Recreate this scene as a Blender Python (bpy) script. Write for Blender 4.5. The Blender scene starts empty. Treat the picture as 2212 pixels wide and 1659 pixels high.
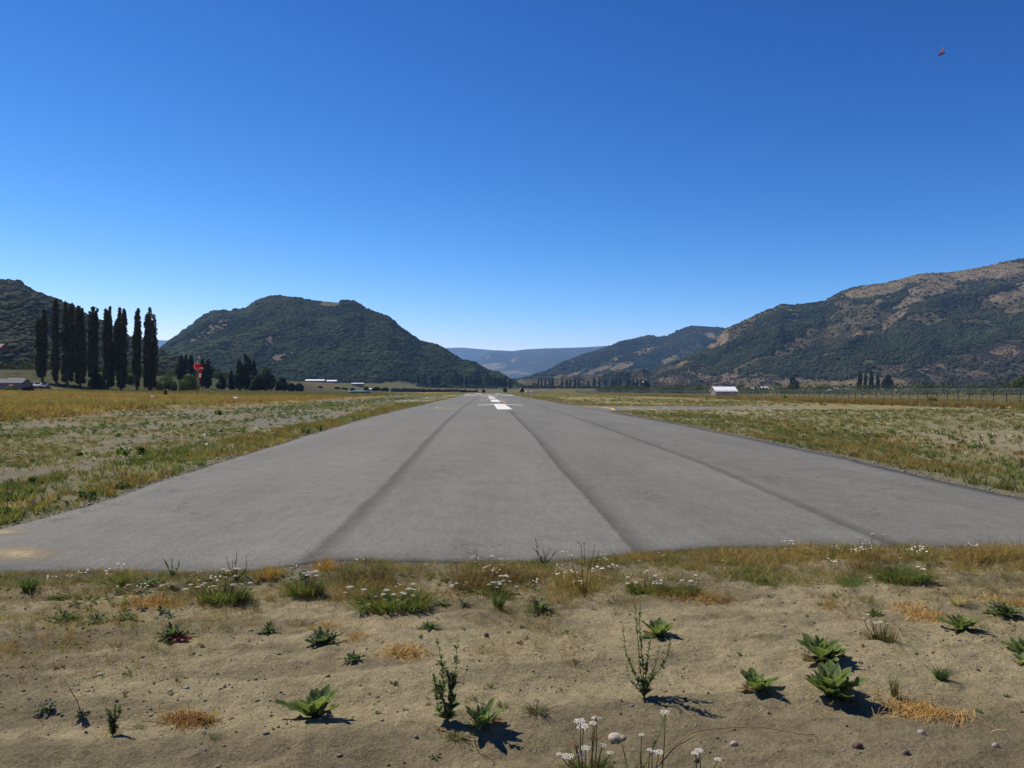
import bpy, math, random
import numpy as np
from mathutils import Vector

C = bpy.context.scene
COL = C.collection
R = math.radians

# ------------------------------------------------------------------ camera, sky, sun, exposure
EYE, F, CX, CY, PITCH = 1.74, 1720.0, 1106.0, 829.5, math.atan((843.8 - 829.5) / 1720.0)
cam = bpy.data.cameras.new("camera")
cam.sensor_width = 36.0
cam.lens = F / 2212.0 * 36.0
cam.clip_start = 0.05
cam.clip_end = 60000
cam_ob = bpy.data.objects.new("camera", cam)
COL.objects.link(cam_ob)
cam_ob.location = (0, 0, EYE)
cam_ob.rotation_euler = (R(90) + PITCH, 0, 0)
C.camera = cam_ob

SUN_DIR = Vector((-0.545, 0.341, 0.766)).normalized()          # towards the sun: ahead on the left
SUN_EL = math.asin(SUN_DIR.z)
SUN_AZ = math.atan2(SUN_DIR.x, SUN_DIR.y)
w = bpy.data.worlds.new("World")
C.world = w
w.use_nodes = True
nt = w.node_tree
bg = nt.nodes["Background"]
sky = nt.nodes.new("ShaderNodeTexSky")
sky.sky_type = 'NISHITA'
sky.sun_disc = False
sky.sun_elevation = SUN_EL
sky.sun_rotation = SUN_AZ
sky.altitude = 0
sky.air_density = 0.6
sky.dust_density = 0.0
sky.ozone_density = 6.0
sep, com = nt.nodes.new("ShaderNodeSeparateColor"), nt.nodes.new("ShaderNodeCombineColor")   # contrast of a dry high-altitude sky
nt.links.new(sky.outputs[0], sep.inputs[0])
for ch, (pw, gain) in enumerate(((2.9, 18.5), (1.80, 2.62), (1.27, 1.45))):
    p_ = nt.nodes.new("ShaderNodeMath")
    p_.operation = 'POWER'
    p_.inputs[1].default_value = pw
    g_ = nt.nodes.new("ShaderNodeMath")
    g_.operation = 'MULTIPLY'
    g_.inputs[1].default_value = gain * 10.0 * 0.1 ** pw
    nt.links.new(sep.outputs[ch], p_.inputs[0])
    nt.links.new(p_.outputs[0], g_.inputs[0])
    nt.links.new(g_.outputs[0], com.inputs[ch])
nt.links.new(com.outputs[0], bg.inputs[0])
bg.inputs[1].default_value = 0.1

sun = bpy.data.lights.new("sun", 'SUN')
sun.energy = 5.0
sun.angle = R(0.53)
sun.color = (1.0, 0.925, 0.79)
sun_ob = bpy.data.objects.new("sun", sun)
COL.objects.link(sun_ob)
sun_ob.location = (-30, 30, 60)
sun_ob.rotation_euler = SUN_DIR.to_track_quat('Z', 'Y').to_euler()

C.view_settings.view_transform = 'Standard'
C.view_settings.look = 'None'
C.view_settings.exposure = 0.35
C.view_settings.gamma = 1.0
C.cycles.use_denoising = True
C.cycles.max_bounces = 5
C.cycles.diffuse_bounces = 2
C.cycles.glossy_bounces = 1
C.cycles.transmission_bounces = 3
C.cycles.transparent_max_bounces = 12
C.cycles.volume_bounces = 3

# ------------------------------------------------------------------ helpers
cp, sp = math.cos(PITCH), math.sin(PITCH)


def ray(px, py):
    u = (np.asarray(px, float) - CX) / F
    v = (CY - np.asarray(py, float)) / F
    return u, cp - v * sp, sp + v * cp


def W(px, py, z=0.0):
    """ground point seen at a place of the photograph (2212 px wide)"""
    u, dy, dz = ray(px, py)
    t = (z - EYE) / np.minimum(dz, -1e-5)
    return u * t, dy * t


def P(px, py, D):
    """the point at depth D along the sight line of (px, py)"""
    u, dy, dz = ray(px, py)
    t = D / dy
    return u * t, D + 0 * t, EYE + dz * t


def proj(x, y, z):
    z = z - EYE
    fy = y * cp + z * sp
    fz = -y * sp + z * cp
    return CX + F * x / fy, CY - F * fz / fy


def sstep(t):
    t = np.clip(t, 0, 1)
    return t * t * (3 - 2 * t)


def vnoise(x, y, seed=0):
    x = np.asarray(x, float)
    y = np.asarray(y, float)
    xi = np.floor(x).astype(np.int64)
    yi = np.floor(y).astype(np.int64)
    fx, fy = x - xi, y - yi
    fx = fx * fx * (3 - 2 * fx)
    fy = fy * fy * (3 - 2 * fy)

    def h(a, b):
        n = (a * 374761393 + b * 668265263 + seed * 1442695041) & 0xffffffff
        n = ((n ^ (n >> 13)) * 1274126177) & 0xffffffff
        n = (n ^ (n >> 16)) & 0xffffffff
        return n / 4294967295.0
    a, b, c, d = h(xi, yi), h(xi + 1, yi), h(xi, yi + 1), h(xi + 1, yi + 1)
    return (a * (1 - fx) + b * fx) * (1 - fy) + (c * (1 - fx) + d * fx) * fy


def fbm(x, y, seed=0, octv=4, gain=0.5):
    s, a, tot = 0, 1.0, 0.0
    for k in range(octv):
        s = s + a * vnoise(np.asarray(x) * 2 ** k + 17.3 * k, np.asarray(y) * 2 ** k - 9.1 * k, seed + k)
        tot += a
        a *= gain
    return s / tot


RUN = 0.02558                                                # the runway bears slightly left of the camera


def lat(x, y):
    return x + RUN * y


def terrain(x, y):
    x = np.asarray(x, float)
    y = np.asarray(y, float)
    X = lat(x, y)
    z = 0.42 * sstep((-27 - X + 1.2 * (fbm(y * 0.12, X * 0.05, 5, 3) - 0.5)) / 1.4) * sstep((y - 38) / 24)
    z = z + 1.2 * sstep((-X - 30) / 90) * sstep((y - 30) / 80)
    z = z + 7.0 * sstep((-X - 105) / 45) * sstep((y - 205) / 60)
    z = z - 0.5 * sstep((X - 45) / 22) * sstep((y - 40) / 60)
    z = z + 9.0 * sstep((y - 520) / 1480)
    z = z + 0.25 * (fbm(x * 0.03, y * 0.03, 8, 3) - 0.5) * sstep((np.abs(X) - 14) / 20)
    return z


def edge_left(y):
    return np.interp(y, [0, 12, 26, 44, 61, 115, 260, 500], [-6.05, -6.1, -6.85, -7.6, -8.0, -8.6, -9.8, -12.2]) + 0.30 * (fbm(np.asarray(y, float) * 0.8, 3.0 + 0 * np.asarray(y, float), 88, 4) - 0.5)


def edge_right(y):
    return np.interp(y, [0, 12.7, 21, 40, 120, 260, 500], [8.35, 8.5, 9.05, 9.6, 9.2, 8.6, 6.2]) + 0.30 * (fbm(np.asarray(y, float) * 0.8, 7.0 + 0 * np.asarray(y, float), 89, 4) - 0.5)


NEAR_PX = [(-900, 1240), (0, 1240), (200, 1238), (400, 1242), (560, 1238), (660, 1222), (715, 1212), (860, 1216), (1100, 1220),
           (1280, 1214), (1400, 1200), (1560, 1188), (1750, 1186), (2000, 1184), (2212, 1190), (3200, 1192)]


def edge_near(x):
    px = np.array([W(a, b) for a, b in NEAR_PX])
    return np.interp(x, px[:, 0], px[:, 1])


def link(o, parent=None):
    COL.objects.link(o)
    if parent is not None:
        o.parent = parent
    return o


def tag(o, label=None, cat=None, group=None, kind=None):
    for k, v in (("label", label), ("category", cat), ("group", group), ("kind", kind)):
        if v:
            o[k] = v
    return o


def thing(name, label, cat, loc=(0, 0, 0), rz=0.0, group=None):
    o = bpy.data.objects.new(name, None)
    o.empty_display_size = 0.1
    o.location = loc
    o.rotation_euler = (0, 0, rz)
    link(o)
    return tag(o, label, cat, group)


def build(name, V, Fc, mat, parent=None, col=None, smooth=False):
    """one mesh object out of arrays; Fc: (n,3) or (n,4) array or a list of arrays / tuples"""
    V = np.asarray(V, np.float32).reshape(-1, 3)
    me = bpy.data.meshes.new(name)
    if isinstance(Fc, np.ndarray):
        k = Fc.shape[1]
        me.vertices.add(len(V))
        me.vertices.foreach_set("co", V.ravel())
        me.loops.add(Fc.size)
        me.loops.foreach_set("vertex_index", Fc.astype(np.int32).ravel())
        me.polygons.add(len(Fc))
        me.polygons.foreach_set("loop_start", np.arange(0, Fc.size, k, dtype=np.int32))
        me.polygons.foreach_set("loop_total", np.full(len(Fc), k, np.int32))
        me.update(calc_edges=True)
    else:
        me.from_pydata([tuple(map(float, v)) for v in V], [], [tuple(int(i) for i in f) for f in Fc])
        me.update()
    if smooth:
        me.polygons.foreach_set("use_smooth", np.ones(len(me.polygons), bool))
    if col is not None:
        col = np.asarray(col, np.float32)
        if col.ndim == 1:
            col = np.tile(col, (len(V), 1))
        if col.shape[1] == 3:
            col = np.concatenate([col, np.ones((len(col), 1), np.float32)], 1)
        a = me.color_attributes.new("Col", 'FLOAT_COLOR', 'POINT')
        a.data.foreach_set("color", col.ravel())
    if mat is not None:
        me.materials.append(mat)
    o = bpy.data.objects.new(name, me)
    return link(o, parent)


class MB:
    """collects vertices, faces and colours of one mesh"""

    def __init__(s):
        s.V, s.F, s.K, s.n = [], [], [], 0

    def add(s, V, Fc, col=(0.5, 0.5, 0.5)):
        V = np.asarray(V, float).reshape(-1, 3)
        s.F += [tuple(int(i) + s.n for i in f) for f in Fc]
        s.V.append(V)
        col = np.asarray(col, float)
        s.K.append(np.tile(col, (len(V), 1)) if col.ndim == 1 else col)
        s.n += len(V)
        return s

    def box(s, c, d, col=(0.5, 0.5, 0.5), rz=0.0):
        x, y, z = (k / 2 for k in d)
        v = np.array([(a * x, b * y, e * z) for e in (-1, 1) for a, b in ((-1, -1), (1, -1), (1, 1), (-1, 1))])
        if rz:
            ca, sa = math.cos(rz), math.sin(rz)
            v = np.stack([v[:, 0] * ca - v[:, 1] * sa, v[:, 0] * sa + v[:, 1] * ca, v[:, 2]], 1)
        return s.add(v + np.asarray(c), [(3, 2, 1, 0), (4, 5, 6, 7), (0, 1, 5, 4), (1, 2, 6, 5), (2, 3, 7, 6), (3, 0, 4, 7)], col)

    def tube(s, pts, rad, n=6, col=(0.5, 0.5, 0.5), cap=True):
        pts = np.asarray(pts, float)
        rad = np.broadcast_to(np.asarray(rad, float), (len(pts),))
        tang = np.gradient(pts, axis=0)
        V = []
        for p, t, r in zip(pts, tang, rad):
            t = t / (np.linalg.norm(t) + 1e-9)
            a = np.cross(t, (0, 0, 1.0)) if abs(t[2]) < 0.9 else np.cross(t, (1.0, 0, 0))
            a /= np.linalg.norm(a) + 1e-9
            b = np.cross(t, a)
            for k in range(n):
                q = 2 * math.pi * k / n
                V.append(p + r * (a * math.cos(q) + b * math.sin(q)))
        Fc = []
        for i in range(len(pts) - 1):
            for k in range(n):
                Fc.append((i * n + k, i * n + (k + 1) % n, (i + 1) * n + (k + 1) % n, (i + 1) * n + k))
        if cap:
            Fc.append(tuple(range(n))[::-1])
            Fc.append(tuple(range((len(pts) - 1) * n, len(pts) * n)))
        return s.add(V, Fc, col)

    def build(s, name, mat, parent=None, smooth=False):
        return build(name, np.concatenate(s.V), s.F, mat, parent, np.concatenate(s.K), smooth)


# ------------------------------------------------------------------ materials
def new_mat(name):
    m = bpy.data.materials.new(name)
    m.use_nodes = True
    t = m.node_tree
    t.nodes.clear()
    out = t.nodes.new("ShaderNodeOutputMaterial")
    return m, t, out


def N(t, kind, **kw):
    n = t.nodes.new(kind)
    for k, v in kw.items():
        if k in n.inputs:
            n.inputs[k].default_value = v
        else:
            setattr(n, k, v)
    return n


def mixrgb(t, fac, a, b, blend='MIX'):
    n = t.nodes.new("ShaderNodeMix")
    n.data_type = 'RGBA'
    n.blend_type = blend
    for sock, v in ((n.inputs[0], fac), (n.inputs[6], a), (n.inputs[7], b)):
        if hasattr(v, "links"):
            t.links.new(v, sock)
        elif isinstance(v, (int, float)):
            sock.default_value = v
        else:
            sock.default_value = (*v, 1)
    return n.outputs[2]


def ramp(t, src, pts):
    n = t.nodes.new("ShaderNodeValToRGB")
    e = n.color_ramp.elements
    while len(e) < len(pts):
        e.new(0.5)
    for q, (p, v) in zip(e, pts):
        q.position = p
        q.color = (v, v, v, 1) if isinstance(v, (int, float)) else (*v, 1)
    t.links.new(src, n.inputs[0])
    return n.outputs[0]


def noise(t, scale, detail=3.0, rough=0.55, vec=None, dist=0.0):
    n = N(t, "ShaderNodeTexNoise", Scale=scale, Detail=detail, Roughness=rough, Distortion=dist)
    if vec is None:
        g = t.nodes.get("pos") or N(t, "ShaderNodeNewGeometry", name="pos")
        g.name = "pos"
        vec = g.outputs["Position"]
    t.links.new(vec, n.inputs["Vector"])
    return n.outputs["Fac"]


def surf_mat(name, rough=0.8, transl=0.0, nscale=0, namp=0.3, bump=0.0, bscale=20, color=None, spec=0.3, metal=0.0):
    """colour from the Col attribute (or one colour) with procedural mottling"""
    m, t, out = new_mat(name)
    if color is None:
        c = N(t, "ShaderNodeVertexColor", layer_name="Col").outputs[0]
    else:
        c = N(t, "ShaderNodeRGB").outputs[0]
        c.default_value = (*color, 1)
    if nscale:
        f = ramp(t, noise(t, nscale, 4), [(0.25, 1 - namp), (0.75, 1 + namp)])
        c = mixrgb(t, 1.0, c, f, 'MULTIPLY')
    b = N(t, "ShaderNodeBsdfPrincipled", Roughness=rough, Metallic=metal)
    b.inputs["Specular IOR Level"].default_value = spec
    t.links.new(c, b.inputs["Base Color"])
    if bump:
        bn = N(t, "ShaderNodeBump", Strength=bump, Distance=0.02)
        t.links.new(noise(t, bscale, 5), bn.inputs["Height"])
        t.links.new(bn.outputs[0], b.inputs["Normal"])
    sh = b.outputs[0]
    if transl:
        tr = N(t, "ShaderNodeBsdfTranslucent")
        t.links.new(mixrgb(t, 1.0, c, (1.25, 1.3, 0.6), 'MULTIPLY'), tr.inputs[0])
        mx = N(t, "ShaderNodeMixShader")
        mx.inputs[0].default_value = transl
        t.links.new(sh, mx.inputs[1])
        t.links.new(tr.outputs[0], mx.inputs[2])
        sh = mx.outputs[0]
    t.links.new(sh, out.inputs[0])
    return m


M_GRASS = surf_mat("grass_blade", 0.75, 0.38, spec=0.15)
M_LEAF = surf_mat("broad_leaf", 0.85, 0.40, 90, 0.22, 0.35, 160, spec=0.05)
M_FOLIAGE = surf_mat("tree_foliage", 0.8, 0.22, 0.6, 0.25, spec=0.15)
M_CROWN = surf_mat("forest_crown", 0.9, 0.0, 0.25, 0.4, spec=0.05)
M_BARK = surf_mat("bark", 0.9, 0, 6, 0.3, 0.6, 12)
M_FLOWER = surf_mat("petal", 0.8, 0.25, spec=0.1)
M_STONE = surf_mat("stone", 0.9, 0, 40, 0.25, 0.5, 70)
M_PAINT = surf_mat("painted_metal", 0.5, 0, 2.0, 0.12)
M_WALL = surf_mat("plaster_wall", 0.9, 0, 1.2, 0.15, 0.2, 6)
M_WHITE_ROOF = surf_mat("white_sheet_roof", 0.38, 0, 1.5, 0.05, color=(0.86, 0.88, 0.92), spec=0.6)
M_CLOTH = surf_mat("sock_cloth", 0.8, 0.35)
M_GLASS = surf_mat("dark_glass", 0.08, 0, color=(0.02, 0.025, 0.03), spec=0.8)


def ground_mat():
    m, t, out = new_mat("soil")
    c = N(t, "ShaderNodeVertexColor", layer_name="Col").outputs[0]
    big = ramp(t, noise(t, 0.9, 5, 0.6), [(0.3, 0.86), (0.7, 1.12)])
    mid = ramp(t, noise(t, 7.0, 8, 0.75), [(0.28, 0.66), (0.5, 1.0), (0.75, 1.22)])
    fine = ramp(t, noise(t, 60.0, 5, 0.8), [(0.32, 0.66), (0.5, 1.0), (0.68, 1.36)])
    for f in (big, mid, fine):
        c = mixrgb(t, 1.0, c, f, 'MULTIPLY')
    v = N(t, "ShaderNodeTexVoronoi", Scale=26.0)
    t.links.new(t.nodes["pos"].outputs["Position"], v.inputs["Vector"])
    peb = ramp(t, v.outputs["Distance"], [(0.10, 1.0), (0.17, 0.0)])
    pick = ramp(t, noise(t, 14.0, 2), [(0.60, 0.0), (0.68, 1.0)])
    c = mixrgb(t, mixrgb(t, 1.0, peb, pick, 'MULTIPLY'), c, ramp(t, v.outputs["Color"], [(0.2, (0.085, 0.07, 0.055)), (0.6, (0.16, 0.135, 0.105)), (0.9, (0.27, 0.24, 0.20))]))
    b = N(t, "ShaderNodeBsdfPrincipled", Roughness=0.95)
    b.inputs["Specular IOR Level"].default_value = 0.1
    t.links.new(c, b.inputs["Base Color"])
    hsum = N(t, "ShaderNodeMath", operation='ADD')
    t.links.new(noise(t, 12.0, 8, 0.72), hsum.inputs[0])
    m2 = N(t, "ShaderNodeMath", operation='MULTIPLY')
    m2.inputs[1].default_value = 0.16
    t.links.new(noise(t, 120.0, 3, 0.6), m2.inputs[0])
    t.links.new(m2.outputs[0], hsum.inputs[1])
    bn = N(t, "ShaderNodeBump", Strength=1.0, Distance=0.05)
    t.links.new(hsum.outputs[0], bn.inputs["Height"])
    t.links.new(bn.outputs[0], b.inputs["Normal"])
    t.links.new(b.outputs[0], out.inputs[0])
    return m


def asphalt_mat():
    m, t, out = new_mat("asphalt")
    a = N(t, "ShaderNodeAttribute", attribute_name="lane").outputs["Fac"]
    e = N(t, "ShaderNodeAttribute", attribute_name="rim").outputs["Fac"]
    pos = N(t, "ShaderNodeNewGeometry", name="pos").outputs["Position"]
    t.nodes[-1].name = "pos"
    st = N(t, "ShaderNodeMapping")
    st.inputs["Scale"].default_value = (1.0, 0.16, 1.0)
    st.inputs["Rotation"].default_value = (0, 0, 0.0256)
    t.links.new(pos, st.inputs[0])
    wob = N(t, "ShaderNodeMath", operation='MULTIPLY_ADD')
    wob.inputs[1].default_value = 0.06
    wob.inputs[2].default_value = -0.065
    t.links.new(noise(t, 1.6, 4), wob.inputs[0])
    la = N(t, "ShaderNodeMath", operation='ADD')
    t.links.new(a, la.inputs[0])
    wob2 = N(t, "ShaderNodeMath", operation='MULTIPLY_ADD')
    wob2.inputs[1].default_value = 0.07
    t.links.new(noise(t, 11.0, 4, 0.7), wob2.inputs[0])
    t.links.new(wob.outputs[0], wob2.inputs[2])
    t.links.new(wob2.outputs[0], la.inputs[1])
    mr = N(t, "ShaderNodeMapRange")
    mr.inputs["From Min"].default_value = -3.0
    mr.inputs["From Max"].default_value = 5.0
    t.links.new(la.outputs[0], mr.inputs[0])

    def L(x):
        return (x + 3.0) / 8.0
    seam = ramp(t, mr.outputs[0], [(L(-1.02), 1.0), (L(-0.995), 0.50), (L(-0.955), 0.62), (L(-0.84), 0.98), (L(0.97), 1.0), (L(0.992), 0.50), (L(1.03), 0.64),
                                   (L(1.20), 0.99), (L(2.95), 1.0), (L(2.985), 0.58), (L(3.02), 0.66), (L(3.09), 1.0)])
    lanes = ramp(t, mr.outputs[0], [(L(-2.7), 0.97), (L(-1.02), 1.03), (L(-0.98), 1.0), (L(0.98), 1.03), (L(1.02), 0.94), (L(2.97), 0.97), (L(3.03), 0.91), (L(4.8), 0.96)])
    c = mixrgb(t, 1.0, mixrgb(t, 1.0, (0.145, 0.141, 0.122), seam, 'MULTIPLY'), lanes, 'MULTIPLY')
    for f in (ramp(t, noise(t, 0.55, 5, 0.6, st.outputs[0]), [(0.3, 0.86), (0.7, 1.12)]),
              ramp(t, noise(t, 1.3, 5, 0.65), [(0.3, 0.91), (0.72, 1.07)]),
              ramp(t, noise(t, 7.0, 5, 0.7, st.outputs[0]), [(0.3, 0.87), (0.75, 1.10)]),
              ramp(t, noise(t, 24.0, 5, 0.85), [(0.3, 0.66), (0.5, 1.0), (0.7, 1.42)])):
        c = mixrgb(t, 1.0, c, f, 'MULTIPLY')
    crack = ramp(t, noise(t, 0.33, 8, 0.62, dist=0.6), [(0.494, 0.0), (0.499, 1.0), (0.501, 1.0), (0.506, 0.0)])
    c = mixrgb(t, mixrgb(t, 1.0, crack, ramp(t, noise(t, 0.21, 2), [(0.50, 0.0), (0.58, 0.75)]), 'MULTIPLY'), c, (0.045, 0.043, 0.038))
    er = N(t, "ShaderNodeMath", operation='ADD')
    w2 = N(t, "ShaderNodeMath", operation='MULTIPLY_ADD')
    w2.inputs[1].default_value = 0.9
    w2.inputs[2].default_value = -0.45
    t.links.new(noise(t, 3.0, 4), w2.inputs[0])
    t.links.new(e, er.inputs[0])
    t.links.new(w2.outputs[0], er.inputs[1])
    c = mixrgb(t, 1.0, c, ramp(t, er.outputs[0], [(0.0, 0.62), (0.55, 0.88), (0.95, 1.0)]), 'MULTIPLY')
    b = N(t, "ShaderNodeBsdfPrincipled", Roughness=0.88)
    b.inputs["Specular IOR Level"].default_value = 0.22
    t.links.new(c, b.inputs["Base Color"])
    bn = N(t, "ShaderNodeBump", Strength=0.5, Distance=0.006)
    t.links.new(noise(t, 130.0, 3, 0.7), bn.inputs["Height"])
    t.links.new(bn.outputs[0], b.inputs["Normal"])
    t.links.new(b.outputs[0], out.inputs[0])
    return m


def hill_mat(scale):
    m, t, out = new_mat("hillside")
    c = N(t, "ShaderNodeVertexColor", layer_name="Col").outputs[0]
    for f in (ramp(t, noise(t, 0.02 * scale, 6, 0.65), [(0.3, 0.72), (0.7, 1.25)]),
              ramp(t, noise(t, 0.11 * scale, 5, 0.7), [(0.35, 0.6), (0.65, 1.3)])):
        c = mixrgb(t, 1.0, c, f, 'MULTIPLY')
    b = N(t, "ShaderNodeBsdfPrincipled", Roughness=1.0)
    b.inputs["Specular IOR Level"].default_value = 0.0
    t.links.new(c, b.inputs["Base Color"])
    bn = N(t, "ShaderNodeBump", Strength=0.8, Distance=5.0)
    t.links.new(noise(t, 0.07 * scale, 7, 0.7), bn.inputs["Height"])
    t.links.new(bn.outputs[0], b.inputs["Normal"])
    t.links.new(b.outputs[0], out.inputs[0])
    return m


def patch_mat(name, color, scale, lo, hi):
    """worn paint or blown sand: broken up by noise so what is below shows through"""
    m, t, out = new_mat(name)
    f = noise(t, scale, 6, 0.7)
    a = N(t, "ShaderNodeVertexColor", layer_name="Col")
    s = N(t, "ShaderNodeMath", operation='ADD')
    t.links.new(f, s.inputs[0])
    t.links.new(a.outputs[0], s.inputs[1])
    k = ramp(t, s.outputs[0], [(lo, 0.0), (hi, 1.0)])
    b = N(t, "ShaderNodeBsdfPrincipled", Roughness=0.85)
    b.inputs["Specular IOR Level"].default_value = 0.15
    t.links.new(mixrgb(t, 1.0, color, ramp(t, noise(t, scale * 3, 3), [(0.3, 0.85), (0.7, 1.1)]), 'MULTIPLY'), b.inputs["Base Color"])
    tr = N(t, "ShaderNodeBsdfTransparent")
    mx = N(t, "ShaderNodeMixShader")
    t.links.new(k, mx.inputs[0])
    t.links.new(tr.outputs[0], mx.inputs[1])
    t.links.new(b.outputs[0], mx.inputs[2])
    t.links.new(mx.outputs[0], out.inputs[0])
    return m


# ------------------------------------------------------------------ ground
SAND = np.array((0.290, 0.240, 0.140))
SAND_D = np.array((0.165, 0.136, 0.082))
DIRT = np.array((0.168, 0.148, 0.094))
GRAVEL = np.array((0.142, 0.136, 0.116))
GOLD = np.array((0.252, 0.184, 0.066))
STRAW = np.array((0.300, 0.235, 0.105))
RUST = np.array((0.185, 0.118, 0.046))
OLIVE = np.array((0.142, 0.138, 0.050))
GREEN = np.array((0.086, 0.128, 0.040))
DKGREEN = np.array((0.046, 0.076, 0.028))


def lerp(a, b, t):
    t = np.asarray(t)[..., None]
    return a * (1 - t) + b * t


def zone_masks(x, y):
    """how much dry grass / green weed / bare soil covers a spot of the ground"""
    X = lat(x, y)
    nb = fbm(X * 0.10, y * 0.045, 31, 4)
    nf = fbm(X * 0.6, y * 0.25, 47, 4)
    EL, ER = edge_left(y), edge_right(y)
    a = EL - X                                               # metres left of the runway
    b = X - ER                                               # metres right of it
    field = sstep((-26.5 - X) / 2.0) * sstep((y - 34 + 8 * (nb - 0.5)) / 14)
    lstrip = sstep(a / 0.25) * (1 - sstep((a - 0.9 - 1.9 * nb) / 0.7))
    lwild = sstep((a - 1.5) / 2) * (1 - field)
    lmat = sstep((nf * 0.5 + nb * 0.5 - 0.50) / 0.10) * lwild                 # dry patches in the disturbed strip
    rstrip = sstep((b - 0.1) / 0.4) * (1 - sstep((b - 2.5 - 5 * nb) / 2.5))
    rwild = sstep((b - 3) / 2) * (1 - sstep((X - 44) / 8))
    rtall = sstep((X - 46 + 6 * (nb - 0.5)) / 6)
    return dict(X=X, nb=nb, nf=nf, a=a, b=b, field=field, lstrip=lstrip, lwild=lwild, lmat=lmat, rstrip=rstrip, rwild=rwild, rtall=rtall)


def build_ground():
    def lines(lo, hi, end_lo, end_hi, s0, g):
        core = list(np.arange(lo, hi + 1e-6, s0))
        s, p = s0, hi
        up = []
        while p < end_hi:
            s *= g
            p += s
            up.append(p)
        s, p = s0, lo
        dn = []
        while p > end_lo:
            s *= g
            p -= s
            dn.append(p)
        return np.array(dn[::-1] + core + up)
    xs = lines(-3.6, 3.6, -8800, 8800, 0.032, 1.048)
    ys = lines(3.0, 8.2, -120, 13800, 0.032, 1.044)
    X, Y = np.meshgrid(xs, ys)
    x, y = X.ravel(), Y.ravel()
    z = terrain(x, y)
    m = zone_masks(x, y)
    front = edge_near(x) - y                                  # > 0: on our side of the runway's end
    inside = (m['a'] < -0.9) & (m['b'] < -0.9) & (front < 0.05) & (y < 500)
    # relief of the trodden soil in front
    near = sstep((14 - y) / 6) * sstep((front + 0.1) / 0.4) * sstep((12 - np.abs(x)) / 5)
    rel = 0.085 * (fbm(x * 0.7, y * 0.9, 3, 3) - 0.5) + 0.055 * (fbm(x * 2.3 + y, y * 4.2, 11, 4) - 0.5)
    rel += 0.034 * np.maximum(fbm(x * 9, y * 11, 19, 3) - 0.55, 0) * 2 + 0.020 * (fbm(x * 16, y * 16, 21, 2) - 0.5)
    rut = np.sin((y - 0.22 * x) * 9.0 + 3 * fbm(x * 0.8, y * 0.8, 23, 2)) * sstep((fbm(x * 0.6, y * 0.9, 29, 3) - 0.5) / 0.12)
    rel += 0.022 * rut + 0.022 * np.maximum(fbm(x * 5, y * 8, 25, 3) - 0.56, 0) * 3
    z = z + near * rel + 0.03 * sstep((front) / 0.5) * near
    wild = np.clip(m['lwild'] + m['rwild'] + m['rtall'] + m['field'], 0, 1)
    z = z + wild * 0.10 * (fbm(x * 0.9, y * 0.9, 61, 3) - 0.5)
    creep = front + 0.34 * (fbm(x * 2.2, y * 2.2, 67, 4) - 0.56) + 0.10 * (fbm(x * 9, y * 9, 68, 3) - 0.5)
    lip = 0.012 + np.clip(creep, -0.6, 0.16) * 0.14
    zin = np.where((y < 14) & (front > -0.5), np.maximum(lip, -0.06), -0.06 + 9.0 * sstep((y - 520) / 1480))
    z = np.where(inside, zin, z)
    z = np.where((front >= 0.05) & (front < 0.4) & (y < 14), z + (lip - z) * sstep((0.4 - front) / 0.35), z)
    # colour
    base = np.tile(SAND, (len(x), 1))
    k = fbm(x * 0.55, y * 0.8, 71, 4)
    base = lerp(base, SAND_D, sstep((k - 0.44) / 0.16) * 0.75)
    streak = fbm(x * 0.55 + y * 0.35, y * 4.5 - x * 0.8, 73, 4)
    base = lerp(base, SAND_D * 0.95, sstep((streak - 0.53) / 0.12) * 0.55)
    base = lerp(base, GRAVEL * 0.85, sstep((1.15 - front + 1.1 * (k - 0.5)) / 0.8) * 0.75 * (front > -0.3))
    side = sstep((np.maximum(m['a'], m['b'])) / 0.3)
    sd = lerp(np.tile(DIRT, (len(x), 1)), GRAVEL, sstep((m['nf'] - 0.42) / 0.2))
    sd = lerp(sd, OLIVE * 1.2, np.clip(m['lstrip'] + m['rstrip'], 0, 1) * 0.6)
    sd = lerp(sd, lerp(np.tile(OLIVE * 1.1, (len(x), 1)), RUST * 1.1, sstep((fbm(m['X'] * 0.3, y * 0.2, 83, 3) - 0.45) / 0.2)), m['lmat'] * 0.7)
    rg = sstep((m['nb'] - 0.38) / 0.2) * m['rwild']
    sd = lerp(sd, OLIVE * 1.25, rg * 0.7)
    sd = lerp(sd, SAND * 0.9, m['rwild'] * (1 - rg) * 0.7)
    far = sstep((y - 45) / 60)
    band = 0.5 + 0.5 * np.sin(m['X'] * 0.55 + 2.4 * fbm(m['X'] * 0.05, y * 0.02, 13, 3))
    sd = lerp(sd, lerp(np.tile(OLIVE * 1.25, (len(x), 1)), GOLD * 0.85, band), m['rwild'] * far * 0.75)
    sd = lerp(sd, lerp(np.tile(GOLD * 0.8, (len(x), 1)), RUST * 1.2, sstep((m['nf'] - 0.4) / 0.25)), m['rtall'])
    fgold = lerp(np.tile(GOLD, (len(x), 1)), RUST * 1.25, sstep((fbm(m['X'] * 0.06, y * 0.16, 15, 4) - 0.45) / 0.2) * 0.55)
    fgold = lerp(fgold, OLIVE * 1.4, sstep((fbm(m['X'] * 0.05, y * 0.1, 16, 4) - 0.52) / 0.15) * 0.5)
    sd = lerp(sd, fgold, m['field'])
    farg = sstep((y - 150) / 60) * sstep((-m['X'] - 40) / 20)
    sd = lerp(sd, OLIVE * 0.62, farg * 0.9)
    sd = lerp(sd, np.array((0.030, 0.036, 0.015)), sstep((y - 218) / 30) * sstep((-m['X'] - 40) / 20) * 0.85)
    mead = sstep((m['X'] - 78) / 6)
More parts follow.
